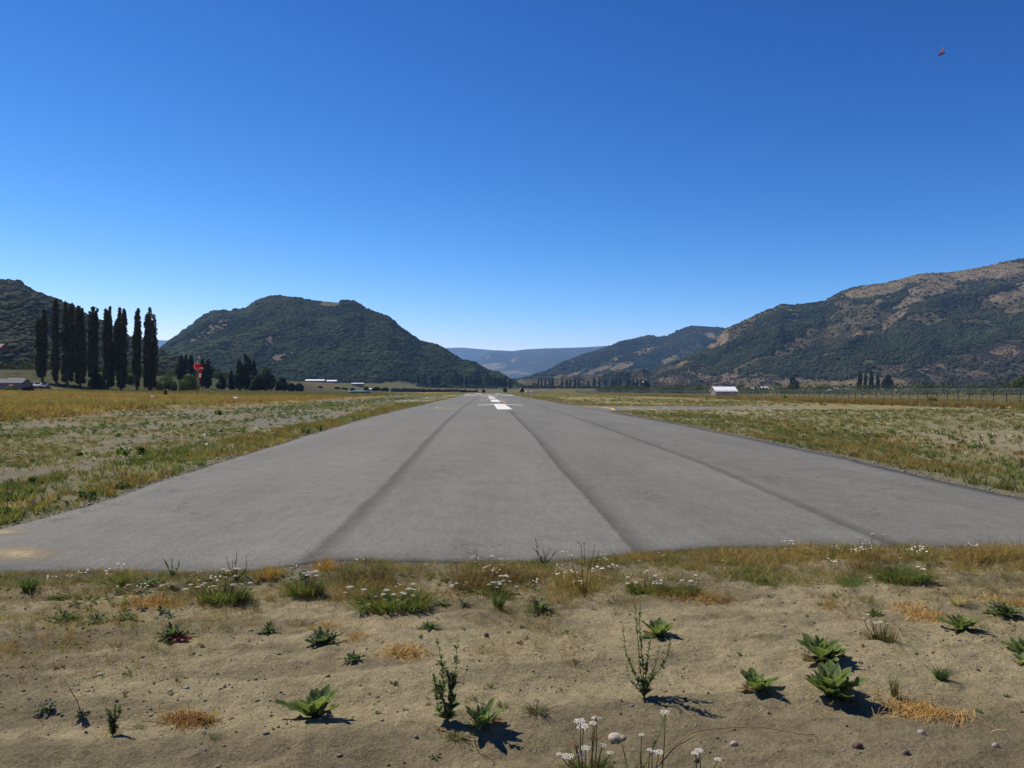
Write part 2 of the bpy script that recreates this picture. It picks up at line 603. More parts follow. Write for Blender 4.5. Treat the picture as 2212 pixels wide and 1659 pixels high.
    sd = lerp(sd, lerp(np.tile(OLIVE * 1.1, (len(x), 1)), GOLD * 0.7, sstep((m['nb'] - 0.4) / 0.2)), mead)
    sd = lerp(sd, lerp(np.tile(OLIVE * 0.62, (len(x), 1)), GOLD * 0.42, sstep((m['nf'] - 0.45) / 0.2)), sstep((y - 480) / 150) * 0.9)
    col = lerp(base, sd, np.where(front > 0, side * sstep((y - 9.2 + 1.5 * (k - 0.5)) / 1.2), 1.0))
    col = lerp(col, lerp(np.tile(GREEN, (len(x), 1)), GOLD * 0.5, m['nb']), sstep((y - 1100) / 500))
    nx, ny = len(xs), len(ys)
    i, j = np.meshgrid(np.arange(nx - 1), np.arange(ny - 1))
    a = (j * nx + i).ravel()
    Fc = np.stack([a, a + 1, a + nx + 1, a + nx], 1)
    o = build("ground", np.stack([x, y, z], 1), Fc, ground_mat(), None, col, True)
    tag(o, "valley floor of tan sandy soil and dry grass around the runway", "ground", kind="structure")
    return o, xs, ys, z.reshape(ny, nx)


GROUND, GX, GY, GZ = build_ground()


def gz(x, y):
    """height of the built ground sheet"""
    x = np.atleast_1d(np.asarray(x, float))
    y = np.atleast_1d(np.asarray(y, float))
    i = np.clip(np.searchsorted(GX, x) - 1, 0, len(GX) - 2)
    j = np.clip(np.searchsorted(GY, y) - 1, 0, len(GY) - 2)
    u = np.clip((x - GX[i]) / (GX[i + 1] - GX[i]), 0, 1)
    v = np.clip((y - GY[j]) / (GY[j + 1] - GY[j]), 0, 1)
    return (GZ[j, i] * (1 - u) + GZ[j, i + 1] * u) * (1 - v) + (GZ[j + 1, i] * (1 - u) + GZ[j + 1, i + 1] * u) * v


def g1(x, y):
    return float(gz(x, y)[0])


# ------------------------------------------------------------------ runway, taxiway, markings
def seam_l(y):
    return np.interp(y, [0, 8.5, 15, 27, 43, 73, 164, 500], [-1.86, -1.89, -1.95, -2.25, -2.57, -2.97, -3.6, -3.8])


def seam_r(y):
    return np.interp(y, [0, 8.9, 13, 18, 29, 66, 500], [1.54, 1.55, 1.55, 1.51, 1.60, 1.5, 1.6])


def seam_o(y):
    return np.interp(y, [0, 9.8, 19, 27, 43, 100, 500], [4.45, 4.5, 5.0, 5.1, 5.3, 5.45, 5.4])


def build_runway():
    y1, nr = 500.0, 170
    segs = [(0, 1, 14), (1, 2, 12), (2, 3, 12), (3, 4, 12)]
    fr = []
    for s, e, n in segs:
        fr += [s + k / n for k in range(n)]
    fr.append(4.0)
    fr = np.array(fr)
    rows = []
    for j in range(nr + 1):
        q = j / nr
        # lateral positions at the near end are refined by the ragged edge
        y0 = 8.0 * (y1 / 8.0) ** q
        for _ in range(3):
            anchors = np.stack([edge_left(y0 + 0 * fr), seam_l(y0 + 0 * fr), seam_r(y0 + 0 * fr), seam_o(y0 + 0 * fr), edge_right(y0 + 0 * fr)], 0)
            k = np.minimum(fr.astype(int), 3)
            f = fr - k
            Xl = anchors[k, np.arange(len(fr))] * (1 - f) + anchors[k + 1, np.arange(len(fr))] * f
            yn = edge_near(Xl - RUN * y0)
            y0 = yn * (y1 / yn) ** q
        rows.append(np.stack([Xl - RUN * y0, y0, 0 * y0 + 0.012 + 0.0 * y0], 1))
    G = np.array(rows)
    nrow, nc = G.shape[:2]
    rng = np.random.default_rng(3)
    G[0, :, 1] += rng.normal(0, 0.035, nc)
    top = G.reshape(-1, 3)
    lane = np.tile(np.interp(fr, [0, 1, 2, 3, 4], [-2.6, -1, 1, 3, 4.6]), nrow)
    d_near = top[:, 1] - edge_near(top[:, 0])
    Xt = lat(top[:, 0], top[:, 1])
    rim = np.minimum(np.minimum(d_near * 1.5, 0.35 + (Xt - edge_left(top[:, 1])) * 1.5), 0.35 + (edge_right(top[:, 1]) - Xt) * 1.5)
    i, j = np.meshgrid(np.arange(nc - 1), np.arange(nrow - 1))
    a = (j * nc + i).ravel()
    quads = np.stack([a, a + 1, a + nc + 1, a + nc], 1)
    # a skirt gives the slab its thickness
    loop = [k for k in range(nc)] + [r * nc + nc - 1 for r in range(1, nrow)] + [(nrow - 1) * nc + k for k in range(nc - 2, -1, -1)] + [r * nc for r in range(nrow - 2, 0, -1)]
    low = top[loop] + np.array((0, 0, -0.09))
    b0 = len(top)
    sk = [(loop[(k + 1) % len(loop)], loop[k], b0 + k, b0 + (k + 1) % len(loop)) for k in range(len(loop))]
    V = np.concatenate([top, low])
    o = build("runway", V, np.concatenate([quads, np.array(sk)]), asphalt_mat())
    for nm, arr in (("lane", lane), ("rim", rim)):
        at = o.data.attributes.new(nm, 'FLOAT', 'POINT')
        at.data.foreach_set("value", np.concatenate([arr, arr[loop]]).astype(np.float32))
    tag(o, "grey asphalt runway with dark paving seams running to the horizon", "runway", kind="structure")
    # taxiway branching off to the right
    pts = []
    for s in np.linspace(0, 1, 30):
        X0 = 9.0 + s * 62
        yn = 70.5 + 6 * math.exp(-((X0 - 9.3) / 1.2)) * 0 - 9.0 * math.exp(-(X0 - 9.0) / 1.6)
        yf = 88 + 10 * math.exp(-(X0 - 8.8) / 2.2)
        for q in np.linspace(0, 1, 8):
            yy = yn + (yf - yn) * q
            pts.append((X0 - RUN * yy, yy, 0.007 - 0.5 * float(sstep((X0 - 45) / 22)) * float(sstep((yy - 40) / 60))))
    i, j = np.meshgrid(np.arange(7), np.arange(29))
    a = (j * 8 + i).ravel()
    o2 = build("taxiway", np.array(pts), np.stack([a, a + 1, a + 9, a + 8], 1), o.data.materials[0])
    for nm in ("lane", "rim"):
        at = o2.data.attributes.new(nm, 'FLOAT', 'POINT')
        at.data.foreach_set("value", np.full(len(pts), 4.2 if nm == "lane" else 2.0, np.float32))
    tag(o2, "narrow asphalt taxiway leaving the runway to the right", "taxiway", kind="structure")


build_runway()

M_MARK = patch_mat("white_marking_paint", (0.62, 0.62, 0.59), 3.0, 0.30, 0.58)
M_MARK_Y = patch_mat("yellow_marking_paint", (0.62, 0.42, 0.10), 4.0, 0.34, 0.52)
M_MARK_F = patch_mat("faded_marking_paint", (0.50, 0.47, 0.36), 3.0, 0.46, 0.62)


def strip(pts, width, zz):
    pts = np.asarray(pts, float)
    t = np.gradient(pts, axis=0)
    n = np.stack([-t[:, 1], t[:, 0]], 1)
    n /= np.linalg.norm(n, axis=1, keepdims=True) + 1e-9
    width = np.broadcast_to(np.asarray(width, float), (len(pts),))[:, None]
    a, b = pts + n * width / 2, pts - n * width / 2
    V = np.concatenate([np.c_[a, np.full(len(a), zz)], np.c_[b, np.full(len(b), zz)]])
    k = len(pts)
    return V, [(i, i + k, i + k + 1, i + 1) for i in range(k - 1)]


def fine(pts, n=12):
    pts = np.asarray(pts, float)
    q = np.linspace(0, len(pts) - 1, n)
    return np.stack([np.interp(q, range(len(pts)), pts[:, k]) for k in (0, 1)], 1)


def build_markings():
    rw = lambda X, y: (X - 0.03547 * y, y)
    # arrows: tail bar and two swept head strokes each
    for n_, (tip, tail) in enumerate(((104.5, 73.5), (154.5, 123.0), (204.5, 172.0), (252.0, 222.0))):
        cx, wl, wh = 1.95, 2.65, 11.0
        mb = MB()
        gx, gy = np.meshgrid(np.linspace(-0.7, 0.7, 6), np.linspace(tail, tip - 3.6, 12))
        q = [(*rw(cx + a, b), 0.0165) for a, b in zip(gx.ravel(), gy.ravel())]
        worn = np.exp(-((gx.ravel() + 0.1) / 0.28) ** 2) * sstep((gy.ravel() - tail - 4) / 4) * (n_ == 0)
        mb.add(q, [(r * 6 + k, r * 6 + k + 1, (r + 1) * 6 + k + 1, (r + 1) * 6 + k) for r in range(11) for k in range(5)], np.repeat((0.3 - 0.24 * worn)[:, None], 3, 1))
        for s in (-1, 1):
            q = [(cx + s * wl, tip - wh), (cx + s * wl * 1.04, tip - wh + 1.8), (cx, tip), (cx, tip - 3.6), (cx + s * 0.7, tip - 5.0)]
            f = (0, 1, 2, 3, 4) if s < 0 else (4, 3, 2, 1, 0)
            mb.add([(*rw(*p), 0.0168) for p in q], [f[::-1]], (0.3,) * 3)
        o = mb.build("runway_arrow_marking", M_MARK)
        tag(o, ["nearest", "second nearest", "third nearest", "farthest"][n_] + " white painted arrow on the runway pointing away", "road marking", kind="structure")
    mb = MB()
    for a, b, y0, y1 in ((-6.2, -3.2, 279, 292), (-2.9, -2.0, 281, 288), (-1.4, 0.27, 281, 294), (3.3, 5.2, 281, 294), (6.4, 10.4, 278, 289), (0.6, 1.2, 296, 330), (1.7, 2.3, 300, 340), (2.6, 3.0, 296, 322),
                         (-5.0, -1.05, 400, 446), (5.8, 8.9, 385, 425)):
        mb.add([(*rw(*p), 0.0165) for p in ((a, y0), (b, y0), (b, y1), (a, y1))], [(0, 1, 2, 3)], (0.3,) * 3)
    for X0, X1, y0, y1 in ((-6.9, -7.5, 281, 470), (10.6, 10.4, 281, 470)):
        V, Fq = strip(fine([rw(X0, y0), rw(X1, y1)]), 0.45, 0.0165)
        mb.add(V, Fq, (0.3,) * 3)
    tag(mb.build("runway_threshold_marking", M_MARK), "white painted threshold bars and edge lines far down the runway", "road marking", kind="structure")
    # faded yellow turning line, taxi line, small stroke
    mb = MB()
    loop = [W(*p) for p in ((1010, 883.6), (985, 883.4), (962, 882.6), (946, 881.6), (940, 880.9), (948, 880.1), (965, 879.5), (990, 878.9), (1015, 878.4))]
    V, Fq = strip(fine(loop, 30), 0.22, 0.0165)
    mb.add(V, Fq, (0.12,) * 3)
    V, Fq = strip(fine([W(1081.5, 865.0), W(1092, 870.4)], 8), 0.2, 0.0165)
    mb.add(V, Fq, (0.3,) * 3)
    V, Fq = strip(fine([W(*p) for p in ((1225, 876.0), (1262, 877.3), (1300, 879.4), (1323, 883.0), (1327, 886.6))], 24), 0.3, 0.0165)
    mb.add(V, Fq, (0.14,) * 3)
    tag(mb.build("yellow_turning_marking", M_MARK_Y), "thin yellow turning loop painted across the runway", "road marking", kind="structure")
    mb = MB()
    V, Fq = strip(fine([W(1356, 882.4), W(1400, 884.2), W(1436, 887.6), W(1470, 890.5)], 16), 0.35, -0.0 + 0.0125)
    mb.add(V, Fq, (0.2,) * 3)
    tag(mb.build("yellow_taxi_marking", M_MARK_Y), "yellow taxi line half hidden by grass right of the runway", "road marking", kind="structure")
    mb = MB()
    V, Fq = strip(fine([W(1008, 884.6), W(1120, 885.6), W(1327, 886.8)], 30), 0.16, 0.0162)
    mb.add(V, Fq, (0.05,) * 3)
    tag(mb.build("faded_cross_marking", M_MARK_F), "faint faded line crossing the runway below the first arrow", "road marking", kind="structure")
    for (px, py, rx, ry, lb) in ((40, 1199, 120, 24, "larger pale drift of sand blown over the asphalt corner"), (5, 1152, 75, 10, "small pale sand drift at the edge of the asphalt corner")):
        V, K = [], []
        n = 28
        for r in np.linspace(0, 1, 8):
            for k in range(n):
                q = 2 * math.pi * k / n
                x, y = W(px + rx * r * math.cos(q), py + ry * r * math.sin(q))
                V.append((x, y, 0.0165))
                K.append((0.36 - 0.75 * r ** 1.1,) * 3)
        Fq = [(i * n + k, i * n + (k + 1) % n, (i + 1) * n + (k + 1) % n, (i + 1) * n + k) for i in range(7) for k in range(n)]
        o = build("sand_drift", np.array(V), Fq, patch_mat("drift_sand", (0.30, 0.24, 0.14), 14.0, 0.25, 0.85), None, np.array(K))
        tag(o, lb, "sand", kind="stuff")


build_markings()


# ------------------------------------------------------------------ hills
def crown_dome(rng):
    """small lumpy tree crown for wooded slopes"""
    V = []
    for h, r in ((0.0, 0.50), (0.36, 0.66), (0.74, 0.46)):
        for k in range(6):
            q = 2 * math.pi * (k + 0.5 * (h > 0.3)) / 6 + rng.normal(0, 0.15)
            rr = r * rng.uniform(0.75, 1.25)
            V.append((rr * math.cos(q), rr * math.sin(q), h + rng.normal(0, 0.05)))
    V.append((rng.normal(0, 0.08), rng.normal(0, 0.08), 0.94))
    Fc = []
    for i in range(2):
        for k in range(6):
            a, b = i * 6 + k, i * 6 + (k + 1) % 6
            Fc += [(a, b, b + 6), (a, b + 6, a + 6)]
    for k in range(6):
        Fc.append((12 + k, 12 + (k + 1) % 6, 18))
    return np.array(V), np.array(Fc)


def scatter(name, protos, pos, scale, rot, col, mat, cjit=0.0, seed=1, smooth=False):
    """merge many turned and scaled copies of a few shapes into one mesh; scale (n,) or (n,3)"""
    rng = np.random.default_rng(seed)
    pos = np.asarray(pos, float)
    n = len(pos)
    scale = np.asarray(scale, float)
    if scale.ndim == 1:
        scale = np.repeat(scale[:, None], 3, 1)
    rot = np.asarray(rot, float)
    which = rng.integers(0, len(protos), n)
    Vs, Fs, Ks, off = [], [], [], 0
    for p, (pv, pf) in enumerate(protos):
        idx = np.nonzero(which == p)[0]
        if not len(idx):
            continue
        v = pv[None] * scale[idx][:, None, :]
        ca, sa = np.cos(rot[idx])[:, None], np.sin(rot[idx])[:, None]
        v = np.stack([v[..., 0] * ca - v[..., 1] * sa, v[..., 0] * sa + v[..., 1] * ca, v[..., 2]], -1) + pos[idx][:, None, :]
        k = len(pv)
        Vs.append(v.reshape(-1, 3))
        Fs.append((pf[None] + (np.arange(len(idx)) * k)[:, None, None] + off).reshape(-1, 3))
        c = np.repeat(col[idx][:, None, :], k, 1)
        if cjit:
            c = c * (1 + rng.normal(0, cjit, (len(idx), k, 1)))
        Ks.append(c.reshape(-1, 3))
        off += len(idx) * k
    return build(name, np.concatenate(Vs), np.concatenate(Fs), mat, None, np.clip(np.concatenate(Ks), 0.003, 0.9), smooth)


class Hill:
    def __init__(s, ridge, Dr, Db, px0, px1, step, rows, amp, seed, zb=None, prof=0.9, back=0.45, rough=1.0, foot=None):
        r = np.array(ridge, float)
        s.px = np.arange(px0, px1 + 1, step, dtype=float)
        ry = np.interp(s.px, r[:, 0], r[:, 1])
        Dr_ = np.interp(s.px, *np.array(Dr, float).T)
        Db_ = np.interp(s.px, *np.array(Db, float).T)
        u = (s.px - CX) / F
        zr = P(s.px, ry, Dr_)[2]
        sv = np.concatenate([np.linspace(0, 1, rows), np.linspace(1, 1 + back, max(6, rows // 4))[1:]])
        S, Q = np.meshgrid(sv, np.arange(len(s.px)), indexing='ij')
        Y = Db_[Q] + (Dr_[Q] - Db_[Q]) * S
        Xw = u[Q] * Y
        z0 = terrain(Xw, np.minimum(Y, 9000)) - 3.0
        top = zr[Q]
        base0 = z0[0][Q]
        pr = np.where(S <= 1, np.clip(S, 0, 1) ** prof, 1 - 0.9 * (np.clip(S - 1, 0, 1) / back) ** 1.5 * 0.5)
        Z = base0 + (top - base0) * pr
        env = np.where(S <= 1, np.clip(S * (1 - S) * 4, 0, 1), np.clip((S - 1) * 3, 0, 1))
        k = 1.0 / (Dr_.mean() * 0.11)
        rid = 1 - np.abs(fbm(Xw * k * 1.6 + 2 * fbm(Xw * k, Y * k, seed + 3, 2), Y * k * 0.7, seed, 4) * 2 - 1) * 2
        Z = Z + env * amp * (rid * 0.6 + (fbm(Xw * k * 4, Y * k * 4, seed + 9, 4) - 0.5) * 0.7)
        Z = Z + amp * 0.05 * rough * (fbm(Xw * k * 18, Y * k * 18, seed + 5, 3) - 0.5) * np.minimum(1, S * 4)
        s.G = np.stack([Xw, Y, Z], -1)
        s.S = S
        s.pp = np.stack(proj(Xw, Y, Z), -1)
        s.u = fbm(Xw * k * 3.2, Y * k * 3.2, seed + 21, 5)
        s.u2 = fbm(Xw * k * 9, Y * k * 9, seed + 22, 4)

    def blob(s, lst):
        """patches traced on the slope: (px, py, rx, ry, turn in degrees, strength)"""
        m = np.zeros(s.S.shape)
        for px, py, rx, ry, a, st in lst:
            dx, dy = s.pp[..., 0] - px, s.pp[..., 1] - py
            ca, sa = math.cos(R(a)), math.sin(R(a))
            q = ((dx * ca + dy * sa) / rx) ** 2 + ((-dx * sa + dy * ca) / ry) ** 2
            m = np.maximum(m, st * np.clip(1.35 - q, 0, 1))
        return m

    def mesh(s, name, col, mat, label):
        nr, nc = s.S.shape
        i, j = np.meshgrid(np.arange(nc - 1), np.arange(nr - 1))
        a = (j * nc + i).ravel()
        o = build(name, s.G.reshape(-1, 3), np.stack([a, a + 1, a + nc + 1, a + nc], 1), mat, None, col.reshape(-1, 3), True)
        return tag(o, label, "mountain" if "mountain" in name else "hill", kind="structure")

    def on(s, px, py):
        """spot of the slope facing us that shows at (px, py)"""
        d = np.hypot(s.pp[..., 0] - px, (s.pp[..., 1] - py) * 1.5) + np.where(s.S > 1, 1e6, 0)
        return s.G.reshape(-1, 3)[int(np.argmin(d))]

    def sample(s, n, prob, rng, smax=1.12):
        nr, nc = s.S.shape
        A = np.linalg.norm(np.cross(s.G[1:, :-1] - s.G[:-1, :-1], s.G[:-1, 1:] - s.G[:-1, :-1]), axis=-1)
        A = A * (s.S[:-1, :-1] < smax) * prob[:-1, :-1]
        c = np.cumsum(A.ravel())
        k = np.searchsorted(c, rng.uniform(0, c[-1], n))
        j, i = k // (nc - 1), k % (nc - 1)
        a, b = rng.uniform(0, 1, n), rng.uniform(0, 1, n)

        def bl(Q):
            if Q.ndim == 3:
                aa, bb = a[:, None], b[:, None]
            else:
                aa, bb = a, b
            return (Q[j, i] * (1 - aa) + Q[j, i + 1] * aa) * (1 - bb) + (Q[j + 1, i] * (1 - aa) + Q[j + 1, i + 1] * aa) * bb
        return bl(s.G), bl(s.u), bl(s.u2), bl(s.pp), c[-1]


crng = np.random.default_rng(77)
DOMES = [crown_dome(crng) for _ in range(7)]
TAN = np.array((0.150, 0.120, 0.074))
TANR = np.array((0.150, 0.112, 0.080))
SCRUB = np.array((0.088, 0.074, 0.043))
FLOOR = np.array((0.030, 0.038, 0.020))


def wood(h, name, label, n, prob, size, seed, c0, c1, hgt=0.66):
    rng = np.random.default_rng(seed)
    pos, u, u2, pp, _ = h.sample(n, prob, rng)
    sc = size * rng.lognormal(0, 0.28, n)
    scale = np.stack([sc, sc, sc * hgt * rng.uniform(0.75, 1.3, n)], 1)
    k = np.clip(0.5 + (u - 0.5) * 2.6 + rng.normal(0, 0.12, n), 0, 1)
    col = lerp(np.tile(np.array(c0), (n, 1)), np.array(c1), k)
    col *= rng.lognormal(0, 0.07, n)[:, None]
    pos = pos - np.array((0, 0, 0.1)) * sc[:, None]
    o = scatter(name, DOMES, pos, scale, rng.uniform(0, 6.28, n), col, M_CROWN, 0.05, seed)
    return tag(o, label, "forest", kind="stuff")


# middle hill
H_MID = Hill([(330, 790), (345, 757), (366, 738), (383, 727), (395, 717), (415, 704), (428, 692), (443, 681), (460, 674), (480, 671), (498, 674), (515, 670),
              (533, 668), (545, 657), (556, 650), (583, 641), (610, 642), (635, 644), (663, 649), (684, 653), (703, 651), (733, 654), (738, 650),
              (760, 652), (775, 658), (785, 667), (803, 674), (823, 680), (840, 687), (850, 697), (865, 709), (885, 724), (908, 739), (935, 745),
              (960, 757), (973, 767), (990, 779), (1025, 787), (1048, 800), (1073, 807), (1088, 817), (1110, 830), (1125, 838)],
             [(330, 1950), (650, 1850), (900, 1700), (1125, 1420)], [(330, 1250), (700, 1290), (1000, 1300), (1125, 1320)], 318, 1125, 3.0, 90, 26, 101)
rock = H_MID.blob([(455, 715, 50, 13, -38, 1), (480, 700, 34, 13, -30, 0.9), (420, 735, 22, 6, -35, 0.8), (430, 762, 16, 10, -30, 0.7), (580, 738, 20, 15, -30, 0.9),
                   (600, 770, 22, 14, -30, 0.9), (612, 783, 10, 8, 0, 0.9), (655, 783, 9, 4, 0, 0.8), (500, 735, 22, 10, -30, 0.6), (540, 790, 14, 6, 0, 0.5),
                   (760, 770, 8, 3, 0, 0.6)])
mead = H_MID.blob([(712, 657, 26, 7, 0, 1), (860, 830, 48, 8, 0, 1), (716, 834, 40, 6, 0, 0.9), (605, 836, 60, 5, 0, 0.6)])
rockm = np.clip(rock * 2.3 - np.abs(H_MID.u2 - 0.5) * 3.2 - H_MID.u2 * 1.9 + 0.35, 0, 1)
col = lerp(np.tile(FLOOR, H_MID.S.shape + (1,)), TANR, rockm)
col = lerp(col, np.array((0.125, 0.115, 0.055)), np.clip(mead * 1.5, 0, 1))
H_MID.mesh("hill", col, hill_mat(1.0), "steep hill densely covered in dark trees left of the runway's end")
prob = np.clip(1.05 - rockm * 1.0 - mead * 1.8, 0.0, 1) * (0.45 + 0.8 * (H_MID.u2 > 0.36))
wood(H_MID, "hillside_forest", "dense dark green forest covering the steep middle hill", 120000, prob, 4.3, 201, (0.016, 0.025, 0.010), (0.040, 0.052, 0.018))

# left hill
H_LEFT = Hill([(-500, 560), (-200, 590), (0, 608), (17, 606), (35, 611), (67, 629), (95, 640), (120, 649), (160, 669), (187, 684), (222, 700), (246, 712), (277, 732),
               (306, 740), (345, 762), (380, 782), (430, 803), (470, 818), (520, 834), (560, 845)],
              [(-500, 1150), (0, 1050), (350, 980), (560, 850)], [(-500, 560), (0, 470), (100, 470), (350, 600), (560, 700)], -500, 560, 4.0, 80, 14, 131)
sc_ = H_LEFT.blob([(40, 812, 110, 26, 3, 1), (-150, 800, 160, 40, 0, 0.8), (48, 766, 14, 5, 0, 0.8), (150, 815, 60, 14, 0, 0.6)])
col = lerp(np.tile(FLOOR, H_LEFT.S.shape + (1,)), SCRUB * 1.1, np.clip(sc_ * 1.2 - 0.3 * H_LEFT.u2, 0, 1))
H_LEFT.mesh("hill", col, hill_mat(1.6), "dark wooded hill rising at the left edge behind the poplars")
prob = np.clip(1.0 - sc_ * 0.98, 0.012, 1) * (0.35 + 0.9 * (H_LEFT.u2 > 0.40))
wood(H_LEFT, "hillside_forest", "dark olive forest on the hill behind the poplar row", 46000, prob, 3.7, 202, (0.014, 0.021, 0.008), (0.040, 0.047, 0.015))

# right front hill
H_RIGHT = Hill([(1100, 842), (1130, 838), (1180, 833), (1240, 827), (1290, 818), (1340, 812), (1388, 800), (1406, 812), (1440, 793), (1481, 777), (1531, 747), (1553, 727), (1566, 713),
                (1572, 709), (1576, 708), (1606, 694), (1631, 682), (1659, 669), (1672, 666), (1687, 657), (1704, 659), (1744, 656), (1784, 650), (1799, 640), (1819, 629), (1839, 622), (1872, 616), (1919, 610),
                (1954, 600), (1984, 592), (2004, 590), (2034, 589), (2054, 588), (2097, 581), (2134, 574), (2172, 565), (2212, 559), (2400, 530), (2800, 470)],
               [(1100, 1900), (1400, 2150), (1570, 2300), (1800, 2350), (2212, 2350), (2800, 2350)], [(1100, 1700), (1400, 1650), (1700, 1500), (2212, 1400), (2800, 1350)],
               1110, 2760, 3.4, 130, 40, 151)
tanp = H_RIGHT.blob([(1890, 628, 82, 15, -10, 1), (1990, 600, 66, 15, -5, 0.9), (2110, 590, 121, 20, -8, 0.9), (2010, 622, 66, 18, -12, 0.85), (1930, 690, 44, 11, -38, 0.9), (1965, 650, 49, 11, -25, 0.8),
                     (1868, 722, 28, 6, -10, 1), (1700, 668, 24, 8, 5, 0.6), (1715, 682, 13, 6, 0, 0.7), (2180, 640, 55, 15, -10, 0.7), (1560, 733, 13, 22, 20, 1), (1540, 748, 15, 8, -20, 0.9),
                     (2190, 676, 33, 6, 0, 0.7), (2300, 620, 132, 25, 0, 0.8), (1905, 648, 24, 8, -20, 0.6), (1460, 790, 33, 5, -22, 0.7)])
rocky = H_RIGHT.blob([(1490, 810, 60, 20, -15, 1), (1560, 818, 60, 14, 0, 0.9), (1460, 825, 50, 9, 0, 0.8), (1660, 825, 70, 12, 0, 0.9), (1740, 825, 80, 10, 0, 0.7), (2160, 770, 60, 18, -18, 0.9), (2010, 795, 40, 9, -10, 0.8),
                      (1935, 795, 30, 8, -12, 0.9), (2060, 810, 120, 16, 0, 0.55), (2200, 800, 60, 26, 0, 0.5)])
brown = H_RIGHT.blob([(2130, 790, 170, 48, -12, 1), (1780, 745, 90, 16, -25, 0.55), (1560, 830, 200, 10, 0, 0.6), (2500, 760, 300, 70, 0, 0.8)])
flat = H_RIGHT.blob([(1800, 830, 130, 7, -3, 1), (1920, 823, 46, 7, 8, 1), (1870, 812, 24, 3, 20, 0.8), (1590, 836, 90, 4, 0, 0.6)])
trail = H_RIGHT.blob([(1832, 808, 2.5, 11, 0, 1), (1850, 817, 22, 2.2, 20, 1)])
t1 = np.clip(tanp * 2.6 - 1.3 * H_RIGHT.u2 - 0.1, 0, 1)
r1 = np.clip(rocky * 2.2 - 1.5 * H_RIGHT.u2, 0, 1)
b1 = np.clip(brown * 1.2 - 0.2 * H_RIGHT.u2, 0, 1)
col = lerp(np.tile(FLOOR, H_RIGHT.S.shape + (1,)), SCRUB, np.clip(0.85 - 0.35 * b1, 0, 1))
col = lerp(col, np.array((0.046, 0.040, 0.028)), np.clip(b1 * 0.8, 0, 1))
col = lerp(col, TAN, t1)
col = lerp(col, TANR, r1 * 0.7)
col = lerp(col, np.array((0.17, 0.13, 0.065)), np.clip(flat * 1.4, 0, 1))
col = lerp(col, np.array((0.24, 0.18, 0.11)), trail)
col = lerp(col, np.array((0.105, 0.085, 0.045)), 1 - sstep((H_RIGHT.pp[..., 0] - 1250) / 80))
H_RIGHT.mesh("hill", col, hill_mat(0.9), "long high hill with tan summit meadows filling the right side")
dark = H_RIGHT.blob([(1690, 715, 130, 36, -22, 1), (1570, 765, 110, 22, -20, 0.9), (1800, 770, 200, 34, -14, 0.7), (2060, 735, 200, 34, -12, 0.8), (1960, 640, 60, 18, -20, 0.8), (2090, 650, 110, 26, -10, 0.8), (1700, 700, 90, 22, -25, 0.6), (1960, 740, 200, 40, -12, 0.6)])
gate = sstep((H_RIGHT.u + dark * 0.24 - 0.54) / 0.07)
prob = np.clip((0.035 + 0.96 * gate) * (1.0 - t1 * 0.985) * (1 - 0.9 * r1) * (1 - 0.85 * b1) * (1 - flat), 0.0, 1)
wood(H_RIGHT, "hillside_forest", "dark green woodland in broken patches on the right hill", 74000, prob * sstep((H_RIGHT.pp[..., 0] - 1285) / 60), 4.4, 203, (0.016, 0.023, 0.012), (0.040, 0.045, 0.020))
prob = np.clip(b1 + 0.6 * r1 + 0.10 * t1 + 0.22 * (1 - t1), 0, 1) * (1 - flat) * (0.25 + (H_RIGHT.u2 > 0.47)) * (1 - trail)
o = wood(H_RIGHT, "hillside_scrub", "low brown scrub on the lower slopes of the right hill", 42000, prob, 2.1, 204, (0.040, 0.035, 0.022), (0.066, 0.055, 0.034), 0.7)

# second hill behind it
H_BACK = Hill([(1085, 842), (1115, 835), (1140, 822), (1161, 808), (1189, 798), (1218, 783), (1256, 768), (1294, 756), (1324, 746), (1341, 738), (1376, 731), (1404, 724), (1416, 727), (1439, 726),
               (1461, 717), (1481, 707), (1499, 704), (1531, 706), (1571, 710), (1620, 713), (1700, 730), (1800, 760)],
              [(1085, 2700), (1400, 3900), (1800, 4200)], [(1085, 2400), (1400, 2900), (1800, 3200)], 1085, 1800, 3.0, 80, 36, 171)
tp = H_BACK.blob([(1475, 735, 60, 10, -8, 0.5), (1390, 760, 30, 7, -15, 0.9), (1345, 790, 30, 8, -20, 0.8), (1330, 775, 20, 6, -20, 0.8), (1440, 780, 30, 7, -30, 0.8), (1290, 800, 40, 6, -20, 0.6), (1230, 812, 30, 4, -20, 0.8),
                  (1380, 805, 25, 6, -20, 0.8), (1540, 728, 20, 8, 20, 0.9), (1260, 820, 60, 5, -8, 0.7), (1418, 727, 14, 3, 0, 0.7), (1365, 822, 40, 5, -20, 0.9), (1400, 812, 22, 4, -40, 1.0), (1290, 824, 110, 7, -4, 0.85)])
t2 = np.clip(tp * 2.2 - 1.2 * H_BACK.u2, 0, 1)
col = lerp(np.tile(np.array((0.046, 0.046, 0.032)), H_BACK.S.shape + (1,)), TAN * 1.05, t2)
H_BACK.mesh("hill", col, hill_mat(0.7), "farther brown and dark hill sloping down to the valley right of centre")
prob = np.clip(0.15 + sstep((H_BACK.u - 0.42) / 0.12) - t2, 0.0, 1)
prob = prob * (1 - H_BACK.blob([(1290, 826, 130, 9, 0, 1), (1150, 832, 60, 6, 0, 1)]))
wood(H_BACK, "hillside_forest", "bluish dark woodland scattered over the farther right hill", 40000, prob, 5.6, 205, (0.020, 0.026, 0.018), (0.042, 0.044, 0.028))

